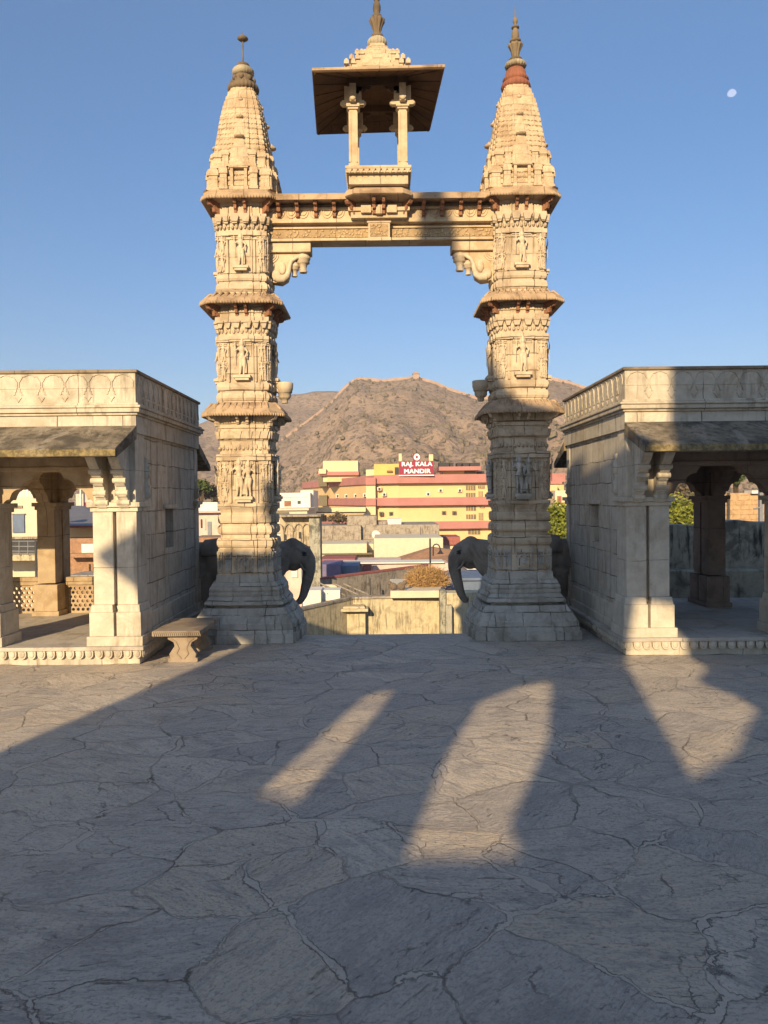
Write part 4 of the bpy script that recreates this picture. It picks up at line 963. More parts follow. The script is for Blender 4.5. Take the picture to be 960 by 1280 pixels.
# ------------------------------------------------------------------ elephants behind the towers
def elephant(sx, label):
    root = thing('elephant_statue', (sx*2.7, 14.15, 0), label, 'elephant statue', 'elephant statues beside the steps')
    e = MB(); Y = 14.15
    # local: x towards the passage is +
    e.ell((-.55, 0, 1.05), (.86, .40, .44), 20, 14); e.ell((.05, 0, 1.0), (.48, .36, .40), 16, 12); e.ell((-1.1, 0, 1.0), (.42, .38, .42), 16, 12)
    e.tube([(.2, 0, 1.10), (.55, 0, 1.20)], [.30, .24], 14)
    e.ell((.62, 0, 1.18), (.27, .23, .27), 18, 12); e.ell((.60, .07, 1.38), (.12, .09, .10)); e.ell((.60, -.07, 1.38), (.12, .09, .10)); e.ell((.80, 0, 1.20), (.14, .15, .16))
    e.ell((.62, 0, 1.0), (.16, .13, .14))
    e.tube([(.80, 0, 1.22), (.90, 0, 1.06), (.915, 0, .90), (.88, 0, .72), (.83, 0, .54), (.79, 0, .40), (.73, 0, .30), (.66, 0, .27)], [.15, .14, .12, .105, .09, .078, .066, .055], 14)
    for x in (-1.0, .08):
        for y in (-.22, .22): e.tube([(x, y, .85), (x+.02, y, .45), (x, y, .06), (x, y, 0)], [.19, .15, .14, .16], 12)
    for s in (-1, 1):
        e.ell((.42, s*.24, 1.12), (.17, .035, .22), 14, 10, Matrix.Rotation(s*R(-14), 3, 'Z')); e.ell((.82, s*.13, 1.16), (.035, .025, .03), 8, 6)
    e.tube([(-1.45, 0, 1.15), (-1.58, 0, .95), (-1.58, 0, .55)], [.05, .035, .02], 8)
    b = remeshed(e, .028, 4); b.map(lambda p: (sx*(2.20-p.x)-(.10 if sx < 0 else 0), Y+p.y, p.z))
    b.build('body', M['elephant'], root)
    EM = lambda p: (sx*(2.20-p.x)-(.10 if sx < 0 else 0), Y+p.y, p.z)
    for s in (-1, 1):
        MB().tube([(.74, s*.11, 1.03), (.80, s*.13, .92), (.88, s*.14, .86)], [.03, .026, .012], 8).map(EM).build('tusk', M['elephant'], root)
        er = MB(); R_ = Matrix.Rotation(s*R(-18), 3, 'Z'); er.ell((.40, s*.26, 1.08), (.20, .028, .27), 16, 10, R_); er.ell((.33, s*.285, .95), (.12, .02, .20), 12, 8, R_); er.map(EM).build('ear', M['elephant'], root, fix=False)
        ey = MB(); ey.ell((.83, s*.148, 1.19), (.035, .02, .022), 10, 8); ey.tube([(.78, s*.155, 1.215), (.83, s*.165, 1.225), (.88, s*.15, 1.20)], .010, 6); ey.tube([(.78, s*.155, 1.17), (.83, s*.162, 1.155), (.88, s*.15, 1.17)], .009, 6); ey.map(EM).build('eye', M['darkmetal'], root, fix=False)
    c = MB(); c.tube([(-.55+.0*k, .415*math.cos(a)*1.02, 1.05+.455*math.sin(a)*1.02) for k, a in enumerate([PI*q/14 for q in range(15)])], .02, 6)
    g = MB(); rings = []
    for k in range(5):
        x = -1.0+k*.22
        rings.append([Vector((x, .425*math.cos(a), 1.05+(.46-.05*abs(k-2)/2)*math.sin(a))) for a in [R(20)+R(140)*q/12 for q in range(13)]])
    vs_ = [p for r in rings for p in r]; fs_ = [(k*13+i, k*13+i+1, (k+1)*13+i+1, (k+1)*13+i) for k in range(4) for i in range(12)]
    g.add(vs_, fs_, True).map(lambda p: (sx*(2.20-p.x)-(.10 if sx < 0 else 0), Y+p.y, p.z)); go = g.build('saddle_cloth', M['elephant'], root, fix=False)
    so = go.modifiers.new('solid', 'SOLIDIFY'); so.thickness = .02
    return root
elephant(-1, 'dark stone elephant statue with lowered trunk behind the left tower')
elephant(1, 'dark stone elephant statue with lowered trunk behind the right tower')
for s in (-1, 1):
    p = MB(); p.box(s*4.3, s*2.2, 14.65, 15.0, 0, 1.12); p.box(s*4.3, s*2.15, 14.62, 15.03, 1.12, 1.18)
    q = p.build('block_wall', M['pedestal'], bevel=.015); tag(q, 'low brown block wall behind the %s elephant statue' % ('left' if s < 0 else 'right'), 'wall')
# ------------------------------------------------------------------ unseen temple behind the viewer, added as flat slabs shaped to cast the courtyard shadows
TY = -9.0
def uv(pts): return [(u+math.tan(AZ)*TY, v-math.tan(EL)/math.cos(AZ)*TY) for u, v in pts]
tw = thing('temple', (0, TY-3, 0), 'unseen stone temple behind the viewer, its outline shaped to cast the courtyard shadows', 'temple')
F3 = lambda u, v, w_: Vector((u, TY+w_, v))
hall = [(-5.27, -3.4), (13, -3.4), (13, 6.3), (.75, 6.3), (.66, 6.4), (-.38, 6.4), (-5.27, 5.9)]
holes = [[(-2.62, 2.18), (-2.18, 2.08), (-2.27, 3.0), (-2.34, 3.34), (-2.50, 3.42), (-2.68, 3.32)],
         [(-1.25, 1.74), (-.40, 1.36), (-.36, 1.72), (-.60, 1.92), (-.46, 2.6), (-.54, 3.3), (-.63, 3.56), (-1.0, 3.46), (-1.36, 3.22), (-1.38, 2.6)],
         [(.66, 2.2), (1.15, 2.45), (1.62, 2.95), (1.45, 3.25), (1.18, 3.42), (1.38, 3.66), (1.22, 3.95), (1.06, 4.75), (.44, 4.85), (.28, 3.9)]]  # openings traced to let the sun patches onto the paving
hb = MB().prism(uv(hall), F3, -.35, 0, [uv(h) for h in holes]); hb.build('hall_shadow_slab', M['templewall'], tw)
MB().prism(uv([(-6.75, 5.38), (-5.9, 4.72), (-5.25, 4.45), (-5.25, 5.86), (-5.8, 5.95)]), F3, -.35, 0).build('eave_shadow_slab', M['eave'], tw)  # eave wedge cut to shade the left pavilion pier
MB().prism(uv([(-4.97, 5.85), (-4.92, 6.55), (-5.33, 6.62), (-5.36, 7.15), (-4.95, 7.3), (-4.5, 8.2), (-3.9, 9.3), (-3.2, 10.1), (-2.95, 10.5), (-2.90, 11.4), (-2.66, 12.0), (-2.46, 11.4), (-2.42, 10.6), (-2.15, 9.9), (-1.6, 8.65), (-1.2, 8.3), (-.45, 8.05), (-.40, 6.39), (-5, 5.85)]), F3, -.9, -.4).build('spire_shadow_slab', M['spire'], tw)  # spire outline, with a side bulge shaped to shade the left tower
MB().prism(uv([(.98, 6.3), (1.02, 8.2), (1.6, 8.7), (5, 8.4), (13, 8.4), (13, 6.3)]), F3, -.35, 0).build('added_shadow_slab', M['templewall'], tw)  # unseen block added to shade the right pavilion
MB().prism(uv([(-.42, 6.38), (-.40, 7.6), (.36, 6.9), (.62, 6.75), (.64, 6.38)]), F3, -.35, 0).build('roof_shadow_slab', M['templewall'], tw)
tbx = MB(); tbx.box(-7.7, 10, TY-10, TY-.9, GZ, 5.5); tbx.build('temple_body', M['templewall'], tw)
tb2 = MB(); tb2.box(-7.9, 10.2, TY-.35, TY+1.8, GZ, 2.0); tb2.build('temple_platform', M['templewall'], tw)

# ------------------------------------------------------------------ the town below
def bld(name, boxes, label, cat='building', mat='creamwall'):
    """boxes: (px0, px1, py_top, py_bot, Y, depth, material, partname)"""
    o = None
    for i, (a, b, t, bo, Y, dp, mt, pn) in enumerate(boxes):
        c = (a+b)/2; x0 = at(a, 640, Y).x; x1 = at(b, 640, Y).x; z1 = at(c, t, Y).z; z0 = at(c, bo, Y).z if bo else GZ
        if o is None:
            o = thing(name, ((x0+x1)/2, fY(Y), GZ), label, cat)
        yy = fY(Y); MB().box(x0, x1, yy, yy+(dp if dp < .5 else dp*1.3), z0, z1).build(pn, M[mt], o, bevel=.02 if Y < 60 else 0)
    return o
# yellow hotel
HT = thing('hotel_building', (14, 125, GZ), 'yellow hotel with long rose coloured balcony bands and a sign on its roof', 'building')
path = [(340, 175), (378, 166), (402, 148), (468, 118), (498, 116.5), (620, 117.5), (707, 119)]
HP = [Vector((at(a, 640, Y).x, Y, 0)) for a, Y in path]
def strip(pts, z0, z1, off, thick, name, mat, par=HT, i0=0):
    mb = MB(); pts = [p+Vector((0, off, 0)) for p in pts]
    for a, b in zip(pts, pts[1:]):
        mb.add([a+Vector((0, 0, z0)), b+Vector((0, 0, z0)), b+Vector((0, thick, z0)), a+Vector((0, thick, z0)), a+Vector((0, 0, z1)), b+Vector((0, 0, z1)), b+Vector((0, thick, z1)), a+Vector((0, thick, z1))],
               [(0,3,2,1),(4,5,6,7),(0,1,5,4),(1,2,6,5),(2,3,7,6),(3,0,4,7)])
    return mb.build(name, M[mat], par)
strip(HP[1:], GZ, 5.0, 1.1, 14, 'wall', 'yellow')
for z0, z1 in ((4.35, 5.65), (.95, 2.15), (-2.65, -1.55)): strip(HP[1:], z0, z1, 0, 1.1, 'balcony_band', 'pink')
def hbox(a, b, t, bo, Y, dp, mt, pn, par=HT):
    c = (a+b)/2; x0 = at(a, 640, Y).x; x1 = at(b, 640, Y).x
    return MB().box(x0, x1, Y, Y+dp, at(c, bo, Y).z, at(c, t, Y).z).build(pn, M[mt], par)
hbox(458, 469.5, 600, 690, 117.6, 3, 'paleyellow', 'stair_pier')
hbox(457.5, 470, 597, 606, 117.2, 3, 'pink', 'pier_band'); hbox(457.5, 470, 623, 632, 117.2, 3, 'pink', 'pier_band')
hbox(398.5, 409, 594, 608, 143, 5, 'shutter', 'stair_window'); hbox(398.5, 409, 619, 632, 143, 5, 'shutter', 'stair_window')
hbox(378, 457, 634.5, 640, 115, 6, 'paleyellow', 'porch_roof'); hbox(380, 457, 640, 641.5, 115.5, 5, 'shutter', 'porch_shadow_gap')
hbox(404.5, 448, 576, 602, 135, 9, 'paleyellow', 'roof_room'); hbox(398, 449, 589.5, 594, 134, 10, 'pink', 'roof_room_band'); hbox(399, 408, 586, 592, 133.5, 3, 'paleyellow', 'roof_step')
hbox(409.5, 448, 594, 602, 134.8, 8, 'yellow', 'roof_room_base')
hbox(468, 499, 580, 598, 126, 7, 'yellow2', 'water_tank_room'); hbox(458, 468, 587, 598, 127, 6, 'paleyellow', 'roof_drum'); hbox(494, 498.5, 584, 597, 125.6, .5, 'glass', 'roof_door')
hbox(484, 491, 588, 590, 125.5, .6, 'shutter', 'roof_vent')
hbox(554, 596, 587, 597, 121, 7, 'yellow', 'roof_room'); hbox(549, 601.5, 583, 588, 119.5, 10, 'pink', 'roof_slab'); hbox(598, 606, 589, 597, 121, 5, 'glass', 'roof_shade_room')
for a, b in ((549.5, 562), (563, 567.5), (572, 577), (579, 587), (588, 600.5)): hbox(a, b, 578.5, 583, 120, 3, 'darkmetal', 'solar_heater')
hbox(581, 595, 588.3, 592, 120.9, .2, 'shutter', 'louvre')
for (a, b, t, bo) in ((582.5, 594.5, 607, 613), (582.5, 594.5, 616, 621.5), (598.5, 603.5, 614, 621), (582, 595, 632.5, 638.5), (582, 595, 643, 649), (598.5, 604, 641, 650), (585, 600, 662, 668), (399, 408, 644, 652), (598, 606, 607, 610.5), (600, 606, 633, 635)):
    w_ = hbox(a, b, t, bo, 118.3, .3, 'shutter', 'window')
    for q in range(1, 4): hbox(a+(b-a)*q/4-.25, a+(b-a)*q/4+.25, t, bo, 118.25, .1, 'yellow', 'window_bar', w_)
for px_, py_ in ((480.5, 618), (535.5, 617.5), (551, 613), (575, 613), (476.5, 642), (489, 642), (555, 641), (568, 641), (474.5, 611)):
    a_ = hbox(px_-2.6, px_+2.6, py_-2.2, py_+2.2, 117.8, .8, 'white' if py_ < 640 else 'shutter', 'air_conditioner'); hbox(px_-1.3, px_+1.3, py_-1.3, py_+1.5, 117.7, .15, 'glass', 'fan_grille', a_)
for px_, py_, Y in ((422, 620, 139), (433, 620, 134), (444.5, 619.5, 129), (456, 619, 123)):
    a_ = hbox(px_-2, px_+2, py_-2.2, py_+2.2, Y-1.0, 2.2, 'white', 'air_conditioner'); hbox(px_-1, px_+1, py_-1.3, py_+1.5, Y-1.1, .15, 'glass', 'fan_grille', a_)
hbox(559, 564, 638, 643.5, 118.2, .3, 'white', 'window')
for px_ in (481, 526, 540, 570): hbox(px_-.3, px_+.3, 605, 690, 118.4, .15, 'paleyellow', 'drain_pipe')
# sign on the hotel roof
sp_ = at(520.5, 584.5, 116.3)
SG = thing('rooftop_sign', (sp_.x, 116.3, 5.6), 'maroon rooftop signboard reading RAJ. KALA MANDIR with a round emblem above', 'sign')
hbox(499.5, 542.5, 576.3, 593.6, 116.3, .4, 'maroon', 'board', SG)
hbox(499, 543, 593.6, 594.8, 116.2, .6, 'letter', 'base_rail', SG)
hbox(499.2, 502.8, 567, 576.5, 116.3, .5, 'paleyellow', 'post', SG); hbox(536.8, 542, 568, 576.5, 116.3, .5, 'paleyellow', 'post', SG)
hbox(516.8, 525, 566.8, 576.5, 116.3, .4, 'maroon', 'emblem_board', SG)
def text(s, cx, cy, size, Y, par, stretch=1.0):
    cu = bpy.data.curves.new('txt', 'FONT'); cu.body = s; cu.size = size; cu.align_x = 'CENTER'; cu.align_y = 'CENTER'; cu.extrude = .04; cu.offset = size*.04; cu.space_character = 1.05
    ob = bpy.data.objects.new('txt', cu); COL.objects.link(ob); dg = bpy.context.evaluated_depsgraph_get(); dg.update()
    me = bpy.data.meshes.new_from_object(ob.evaluated_get(dg)); bpy.data.objects.remove(ob)
    mb = MB(); mb.v = [Vector((cx+v.co.x*stretch, Y-v.co.z, cy+v.co.y)) for v in me.vertices]; mb.f = [tuple(p.vertices) for p in me.polygons]; mb.sm = [False]*len(mb.f)
    return mb.build('lettering', M['letter'], par)
p1_ = at(521, 580.3, 116.2); text('RAJ. KALA', p1_.x, p1_.z, .86, 116.2, SG, 1.14)
p2_ = at(521.5, 589.2, 116.2); text('MANDIR', p2_.x, p2_.z, .86, 116.2, SG, 1.18)
pe = at(521, 571.3, 116.2)
MB().prism([(.46*math.cos(a), .5*math.sin(a)) for a in [2*PI*k/24 for k in range(24)]], lambda u, v, w_: Vector((pe.x+u, 116.2+w_, pe.z+v)), 0, .1, [[(.2*math.cos(a), .24*math.sin(a)) for a in [2*PI*k/16 for k in range(16)]]]).build('emblem', M['letter'], SG)
# white and cream houses left of the hotel
bld('white_house', [(350, 388, 616, 645, 95, 8, 'white', 'wall'), (349, 384, 619.5, 621.5, 94.7, 9, 'white', 'ledge'), (376, 392, 613, 640, 99, 6, 'white', 'upper_room'), (355.5, 364, 626, 633, 94.9, .3, 'bracket', 'doorway'), (372, 376, 626, 630, 94.9, .3, 'glass', 'window'), (381, 384, 616, 619, 98.8, .3, 'glass', 'window')], 'white house with small dark windows left of the yellow hotel')
bld('flat_roofed_house', [(346, 384, 638, 660, 70, 8, 'creamwall', 'wall'), (345, 386, 635.5, 638, 69.5, 9, 'creamwall', 'roof_edge'), (346, 361, 640, 647, 69.8, .4, 'shutter', 'opening')], 'low cream house with flat roof in front of the white house')
# arcaded old house with stained corner
ah = bld('arcaded_house', [(350, 398, 646, None, 30, 1.5, 'oldcream', 'wall'), (386, 400, 645.5, None, 29.6, 1.0, 'blackwall', 'stained_corner_pier'), (348, 401, 643.5, 646.2, 29.4, 2.2, 'concrete', 'roof_edge'), (355, 357.5, 668, 675, 29.95, .1, 'glass', 'window'), (373, 376, 665, 673, 29.95, .1, 'glass', 'window')], 'old cream house with blind arches and a black stained corner')
am = MB()
for c in (349, 361, 373, 383):
    p = at(c, 664, 29.95); am.tube([(p.x+.27*math.cos(a), p.y, p.z+.45*math.sin(a)) for a in [PI*k/10 for k in range(11)]], .035, 5); am.tube([(p.x+.27, p.y, p.z), (p.x+.27, p.y, p.z-2.2)], .035, 5)
am.build('blind_arches', M['concrete'], ah, fix=False)
bld('roadside_shop', [(356, 376, 692, None, 24, 3, 'pinkwall', 'wall'), (355, 377, 689.5, 692, 23.8, 3.3, 'redroof', 'roof_edge'), (363, 371, 697, 722, 23.95, .2, 'white', 'shutter_door')], 'small pink shop with white door below the left elephant statue')
# concrete and cream terraces
bld('concrete_house', [(397, 451, 657, None, 52, 6, 'concrete', 'wall'), (434, 470.5, 645, 658, 54, 4, 'concrete', 'tank'), (396, 553, 675, 677, 51.4, 7, 'concrete', 'ledge')], 'weathered grey concrete house below the hotel left wing')
bld('grey_terrace_house', [(451.5, 549, 656, None, 53, 8, 'concrete', 'wall'), (484.5, 501.5, 648.5, 657, 55, 2, 'white', 'water_tank'), (469.5, 484, 651.5, 657, 55, 3, 'concrete', 'roof_room')], 'long grey concrete house with a rough top edge below the hotel')
bld('cream_house', [(400, 458, 679.8, 692, 46, 4, 'creamwall', 'balcony'), (399, 466.5, 680.2, None, 47.6, 3, 'creamwall', 'wall'), (400, 465, 691.5, 693.5, 45.9, 4.2, 'shutter', 'balcony_underside')], 'cream house with a long plain balcony below the grey houses')
bld('blank_cream_house', [(467, 553.5, 672.5, None, 44, 6, 'creamwall', 'wall')], 'cream house with a blank wall behind the street lamp')
bld('red_roofed_shed', [(552, 575, 671, 681, 60, 4, 'redroof', 'roof'), (552, 580, 681, None, 60.5, 4, 'creamwall', 'wall')], 'shed with a red roof left of the right elephant statue')
mo = MB(); pa = at(495, 703, 40); pb = at(600, 703, 40); pt = at(540, 684.5, 42); ph = at(585, 690, 42)
mo.add([pa, pb, (pb.x, 69, pb.z), (pa.x, 69, pa.z), pt, ph, (ph.x, 68.5, ph.z), (pt.x, 68.5, pt.z), (pa.x, pa.y, GZ), (pb.x, pb.y, GZ), (pb.x, 69, GZ), (pa.x, 69, GZ)], [(0,1,5,4),(1,2,6,5),(2,3,7,6),(3,0,4,7),(4,5,6,7),(0,8,9,1),(1,9,10,2),(2,10,11,3),(3,11,8,0)])
tag(mo.build('earth_roofed_hut', M['brick']), 'hut with a low brown earthen roof in front of the blank cream house', 'hut')
bld('violet_house', [(399, 424.5, 705.5, None, 36, 3, 'violet', 'wall'), (423.5, 447.5, 707, None, 36.4, 3, 'blue', 'side_wall'), (399, 443, 698.5, 703.5, 40, 3, 'redroof', 'roof_step')], 'violet and blue painted low house left of the concrete wall')
bld('pink_terraces', [(443, 535, 701, 704.5, 40, 3, 'pinkwall', 'parapet'), (447, 560, 704.5, None, 38.5, 3, 'pinkwall', 'wall'), (453, 463, 706, 714, 38.3, .3, 'redroof', 'panel'), (420, 555, 703, 704.6, 38.3, 2, 'white', 'ledge')], 'pale pink terraces behind the slanting concrete wall')
cwp = [Vector((at(399, 640, 26.3).x, fY(26.3), 0)), Vector((at(535, 640, 31.2).x, fY(31.2), 0))]
zc = at(399, 722.5, 26.3).z
cw = thing('concrete_wall', (0, 45, GZ), 'long stained concrete wall with small square holes below the terraces', 'wall')
strip(cwp, GZ, zc-.1, 0, .5, 'wall', 'concrete', cw); strip(cwp, zc-.1, zc, -.05, .6, 'coping', 'redroof', cw)
for a, Y in ((440.5, 27.75), (457, 28.35), (474, 28.95)):
    x0 = at(a-2.8, 640, Y).x; x1 = at(a+2.8, 640, Y).x; z1 = at(a, 737, Y).z; z0 = at(a, 742.5, Y).z
    MB().box(x0, x1, fY(Y)-.12, fY(Y)+.3, z0, z1).build('hole', M['glass'], cw)
sh = bld('white_shed', [(377, 400, 738, None, 22.8, 1.2, 'white', 'wall'), (399, 424, 738, 751, 23.2, 1, 'white', 'white_board'), (402, 420, 731, 738, 24.5, .3, 'creamwall', 'ledge')], 'white shed with a low board behind the left elephant trunk', 'shed')
for (a, lb) in (((398, 728, 431, 744), 'leftmost long grey pole leaning over the white shed'), ((416, 729, 447, 743), 'middle grey pole leaning over the white shed board'), ((430, 730, 460, 743), 'rightmost grey pole leaning on the wall beyond the white shed'), ((384, 735, 410, 742), 'short low grey pole lying over the white shed roof')):
    p, q = at(a[0], a[1], 24.6), at(a[2], a[3], 23.2); tag(MB().tube([p, q], .045, 6).build('bamboo_pole', M['concrete']), lb, 'pole', 'poles leaning over the white shed')
# yellow stained wall beyond the steps
yw = thing('boundary_wall', (0, 35, GZ), 'yellow plaster boundary wall with black rain stains beyond the gateway', 'wall')
wp = [Vector((at(366, 640, 19.6).x, fY(19.6), 0)), Vector((at(440, 640, 22).x, fY(22), 0)), Vector((at(549, 640, 22.2).x, fY(22.2), 0))]
zw = at(440, 746, 22).z
strip(wp, GZ, zw-.1, 0, .45, 'wall', 'stainwall', yw); strip(wp, zw-.1, zw, -.08, .6, 'coping', 'concrete', yw)
nz_ = at(443, 762, 21.8); ny = nz_.y; nb = MB(); nb.box(nz_.x-.5, nz_.x+.5, ny-.12, ny+.4, nz_.z-2.6, nz_.z-.03); nb.build('niche_pier', M['stainwall'], yw, bevel=.02)
nb = MB(); nb.box(nz_.x-.64, nz_.x+.64, ny-.55, ny+.4, nz_.z-.03, nz_.z+.10); nb.box(nz_.x-.52, nz_.x+.52, ny-.45, ny+.4, nz_.z+.10, nz_.z+.20, .06); nb.build('niche_hood', M['stainwall'], yw, bevel=.03)
bld('flat_roof_store', [(487, 551.5, 738.5, 747.5, 21.8, 4, 'creamwall', 'roof_slab'), (490, 549, 747, None, 22.6, 3, 'creamwall', 'wall')], 'low store with a pale roof slab holding the dry bush and monkeys', 'building')
bld('rubble_wall', [(552, 612, 741, None, 21.4, .8, 'stainwall', 'wall'), (549, 556.5, 738, None, 21.3, .5, 'blackwall', 'dark_end'), (556, 564, 757, None, 21.1, .4, 'blackwall', 'buttress')], 'stained rubble wall left of the right tower foot', 'wall')
bld('blue_house', [(556.5, 612, 725, None, 25, 3, 'blue', 'wall'), (556, 612, 722.5, 726, 24.9, 3.2, 'blue', 'roof_edge')], 'low blue painted house behind the right elephant trunk')
bld('white_roofed_house', [(583, 626, 704.5, 712, 29, 5, 'white', 'roof'), (586, 626, 711, None, 29.5, 4, 'greymetal', 'wall')], 'house with a bright white roof behind the right elephant')
dq = at(470, 668, 51); DS = MB().lathe([(-.02, .02), (0, .22), (.06, .42), (.08, .44), (.07, .40), (.02, .20), (.01, .01)], (0, 0), 18)
DS.map(lambda p: (dq.x+p.x, dq.y-.3-p.z*.9+p.y*.2, dq.z+p.y)); do_ = thing('satellite_dish', (dq.x, dq.y, dq.z-.5), 'white satellite dish at the corner of the grey concrete house', 'satellite dish'); DS.build('reflector', M['white'], do_, fix=False)
MB().tube([(dq.x, dq.y-.25, dq.z), (dq.x, dq.y+.1, dq.z-.1), (dq.x, dq.y+.1, dq.z-.9)], .03, 6).build('mast', M['darkmetal'], do_)
for wa, wb, lb in ((( 526, 618, 60), (526, 700, 48), 'thin dark pipe standing before the blank cream house'), ((463, 702, 44), (463, 742, 27.5), 'thin pipe standing at the slanting concrete wall')):
    p, q = at(*wa), at(*wb); tag(MB().box(q.x-.03, q.x+.03, q.y-.4, q.y-.34, GZ, at(wa[0], wa[1]+(40 if wa[1] < 650 else 20), wb[2]).z).build('vent_pipe', M['darkmetal']), lb, 'pipe')
# street lamp
lp0 = at(538, 720, 33)
SL = thing('street_lamp', (lp0.x, lp0.y, GZ), 'old street lamp with a hooked arm and bell shade behind the dry bush', 'street lamp')
MB().tube([(lp0.x, lp0.y, GZ), (lp0.x, lp0.y, at(538, 673, 33).z)], .06, 8).build('pole', M['darkmetal'], SL)
arc = [at(541.5+a_, b_, 33) for a_, b_ in ((0, 695), (0, 683), (1.2, 681), (4, 680), (7, 681.5), (8.5, 685), (9, 689))]
MB().tube(arc, .045, 6).build('arm', M['darkmetal'], SL)
q = at(550.5, 690, 33); MB().lathe([(q.z-.12, .24), (q.z-.05, .17), (q.z+.08, .08), (q.z+.16, .04)], (q.x, q.y), 14).build('lamp_shade', M['darkmetal'], SL)
# dry bush and monkeys on the roof
random.seed(21)
def twigs(cx, cy, z, rx, ry, rz, n, r):
    mb = MB()
    for _ in range(n):
        a = random.uniform(0, 2*PI); el = math.acos(random.uniform(.02, 1)); dv = Vector((math.cos(a)*math.sin(el)*rx, math.sin(a)*math.sin(el)*ry, math.cos(el)*rz))
        st = Vector((cx+random.uniform(-.55, .55)*rx, cy+random.uniform(-.5, .5)*ry, z)); L = random.uniform(.45, 1)
        mid = st+dv*.5*L+Vector((random.uniform(-.13, .19), random.uniform(-.13, .19), random.uniform(0, .13))); en = st+dv*L*.8+Vector((random.uniform(-.15, .15), random.uniform(-.15, .15), random.uniform(-.15, .05)))
        sd_ = Vector((random.uniform(-1, 1), random.uniform(-1, 1), random.uniform(-1, 1))).normalized()*r
        mb.add([st-sd_, st+sd_, mid+sd_, mid-sd_, en], [(0, 1, 2, 3), (3, 2, 4)])
        for k in range(3):
            p = mid.lerp(en, random.random()); d2 = Vector((random.uniform(-1, 1), random.uniform(-1, 1), random.uniform(-.3, 1)))*.18; mb.add([p-sd_*.8, p+sd_*.8, p+d2], [(0, 1, 2)])
    return mb
bp = at(535, 739, 22.6); tag(twigs(bp.x, bp.y+.9, at(519, 738.5, 21.8).z, 1.0, 1.0, 1.3, 5200, .016).build('dry_bush', M['dry'], fix=False), 'heap of dry straw coloured twigs on the flat store roof', 'bush')
for i, (px_, sc_, fl) in enumerate(((491.5, .85, 1), (501.5, .9, -1))):
    c = at(px_, 738.6, 22.0); c.z = at(519, 738.5, 21.8).z; e = MB(); k = .40*sc_
    e.ell((0, 0, .5*k), (.55*k, .38*k, .5*k)); e.ell((-.45*k, 0, .95*k), (.3*k, .28*k, .28*k)); e.ell((-.68*k, 0, .9*k), (.14*k, .14*k, .12*k)); e.tube([(-.3*k, .1*k, .6*k), (-.5*k, .12*k, .25*k), (-.55*k, .1*k, 0)], [.12*k, .09*k, .08*k], 8); e.tube([(.2*k, -.1*k, .4*k), (-.2*k, -.15*k, .35*k), (-.1*k, -.15*k, 0)], [.16*k, .12*k, .09*k], 8)
    e.tube([(.45*k, 0, .25*k), (.9*k, 0, .3*k), (1.15*k, 0, .75*k), (.95*k, 0, 1.1*k)], [.06*k, .05*k, .045*k, .04*k], 6); e.tube([(-.1*k, 0, .6*k), (-.35*k, 0, .9*k)], [.3*k, .2*k], 8)
    b = remeshed(e, .02, 2); b.map(lambda p: (c.x+fl*p.x, c.y+p.y, c.z+p.z+.004))
    tag(b.build('langur', M['monkey']), ('brown monkey crouching at the left end of the store roof', 'brown monkey crouching on the store roof nearest the dry bush')[i], 'monkey', 'monkeys on the store roof')
# things seen left of the left tower
bld('pink_house', [(240, 285, 640, None, 42, 6, 'pinkwall', 'wall'), (240, 272, 628, 640, 43, 5, 'white', 'upper_storey'), (240, 276, 639, 641, 41.6, 6.5, 'pinkwall', 'roof_edge'), (250.5, 252.5, 649, 660, 41.95, .1, 'glass', 'window'), (259, 264, 652, 670, 41.95, .1, 'greymetal', 'door'), (255, 257, 648, 662, 41.95, .1, 'pinkwall', 'downpipe')], 'pale pink house seen between the left pavilion and the left tower')
bld('brown_terrace', [(236, 290, 672, None, 34, 3, 'brick', 'wall')], 'brown brick terrace in front of the pale pink house')
# seen through the left pavilion
yh = bld('yellow_house', [(-20, 70, 621, None, 32, .5, 'creamwall', 'wall'), (15, 30, 643, 666, 31.93, .1, 'blue', 'window'), (14, 31, 642, 643, 31.9, .15, 'concrete', 'window_hood'), (16, 28, 632, 635.5, 31.95, .08, 'concrete', 'vent_grille'), (-20, 72, 671, 674, 31.8, .4, 'concrete', 'ledge'), (-20, 72, 693.5, 701, 30.5, 1.6, 'stainwall', 'balcony'), (-20, 13, 676, 693.5, 31.9, .2, 'darkmetal', 'door'), (14, 56, 675, 694, 31.9, .2, 'darkmetal', 'shopfront')], 'cream house with a blue window seen through the left pavilion')
st_ = MB()
for k, (x, t) in enumerate(((23, 617), (26, 613), (30, 609.5), (34, 609.5), (38, 613), (41, 617))):
    p = at(x, t, 33); q = at(x, 622, 33); st_.lathe([(q.z, .125), (p.z-.08, .115), (p.z, .02)], (p.x, p.y), 10)
tag(st_.build('white_parapet_crest', M['white'], fix=False), 'white scalloped crest above the cream house in the left arch', 'roof crest')
rl = MB()
for py_ in (676.5, 683, 689): rl.tube([at(-10, py_, 30.4), at(57, py_, 30.4)], .035, 5)
for px_ in (2, 13, 24, 35, 46, 55): rl.tube([at(px_, 675.5, 30.4), at(px_, 694, 30.4)], .035, 5)
rl.build('balcony_railing', M['greymetal'], yh, fix=False)
for px_ in (43.5, 49):
    MB().box(at(px_-1.2, 640, 28).x, at(px_+1.2, 640, 28).x, fY(28), fY(28)+.1, GZ, at(px_, 676, 28).z).build('post', M['darkmetal'], yh)
bld('tin_roofed_house', [(84, 140, 672, None, 36, 1, 'yellow', 'wall'), (84, 140, 659, 671.5, 35.8, 1, 'yellow', 'upper_wall'), (84, 140, 657, 659.5, 35.2, 2, 'redroof', 'eave')], 'yellow house with a sloping grey tin roof seen beside the left pavilion pier')
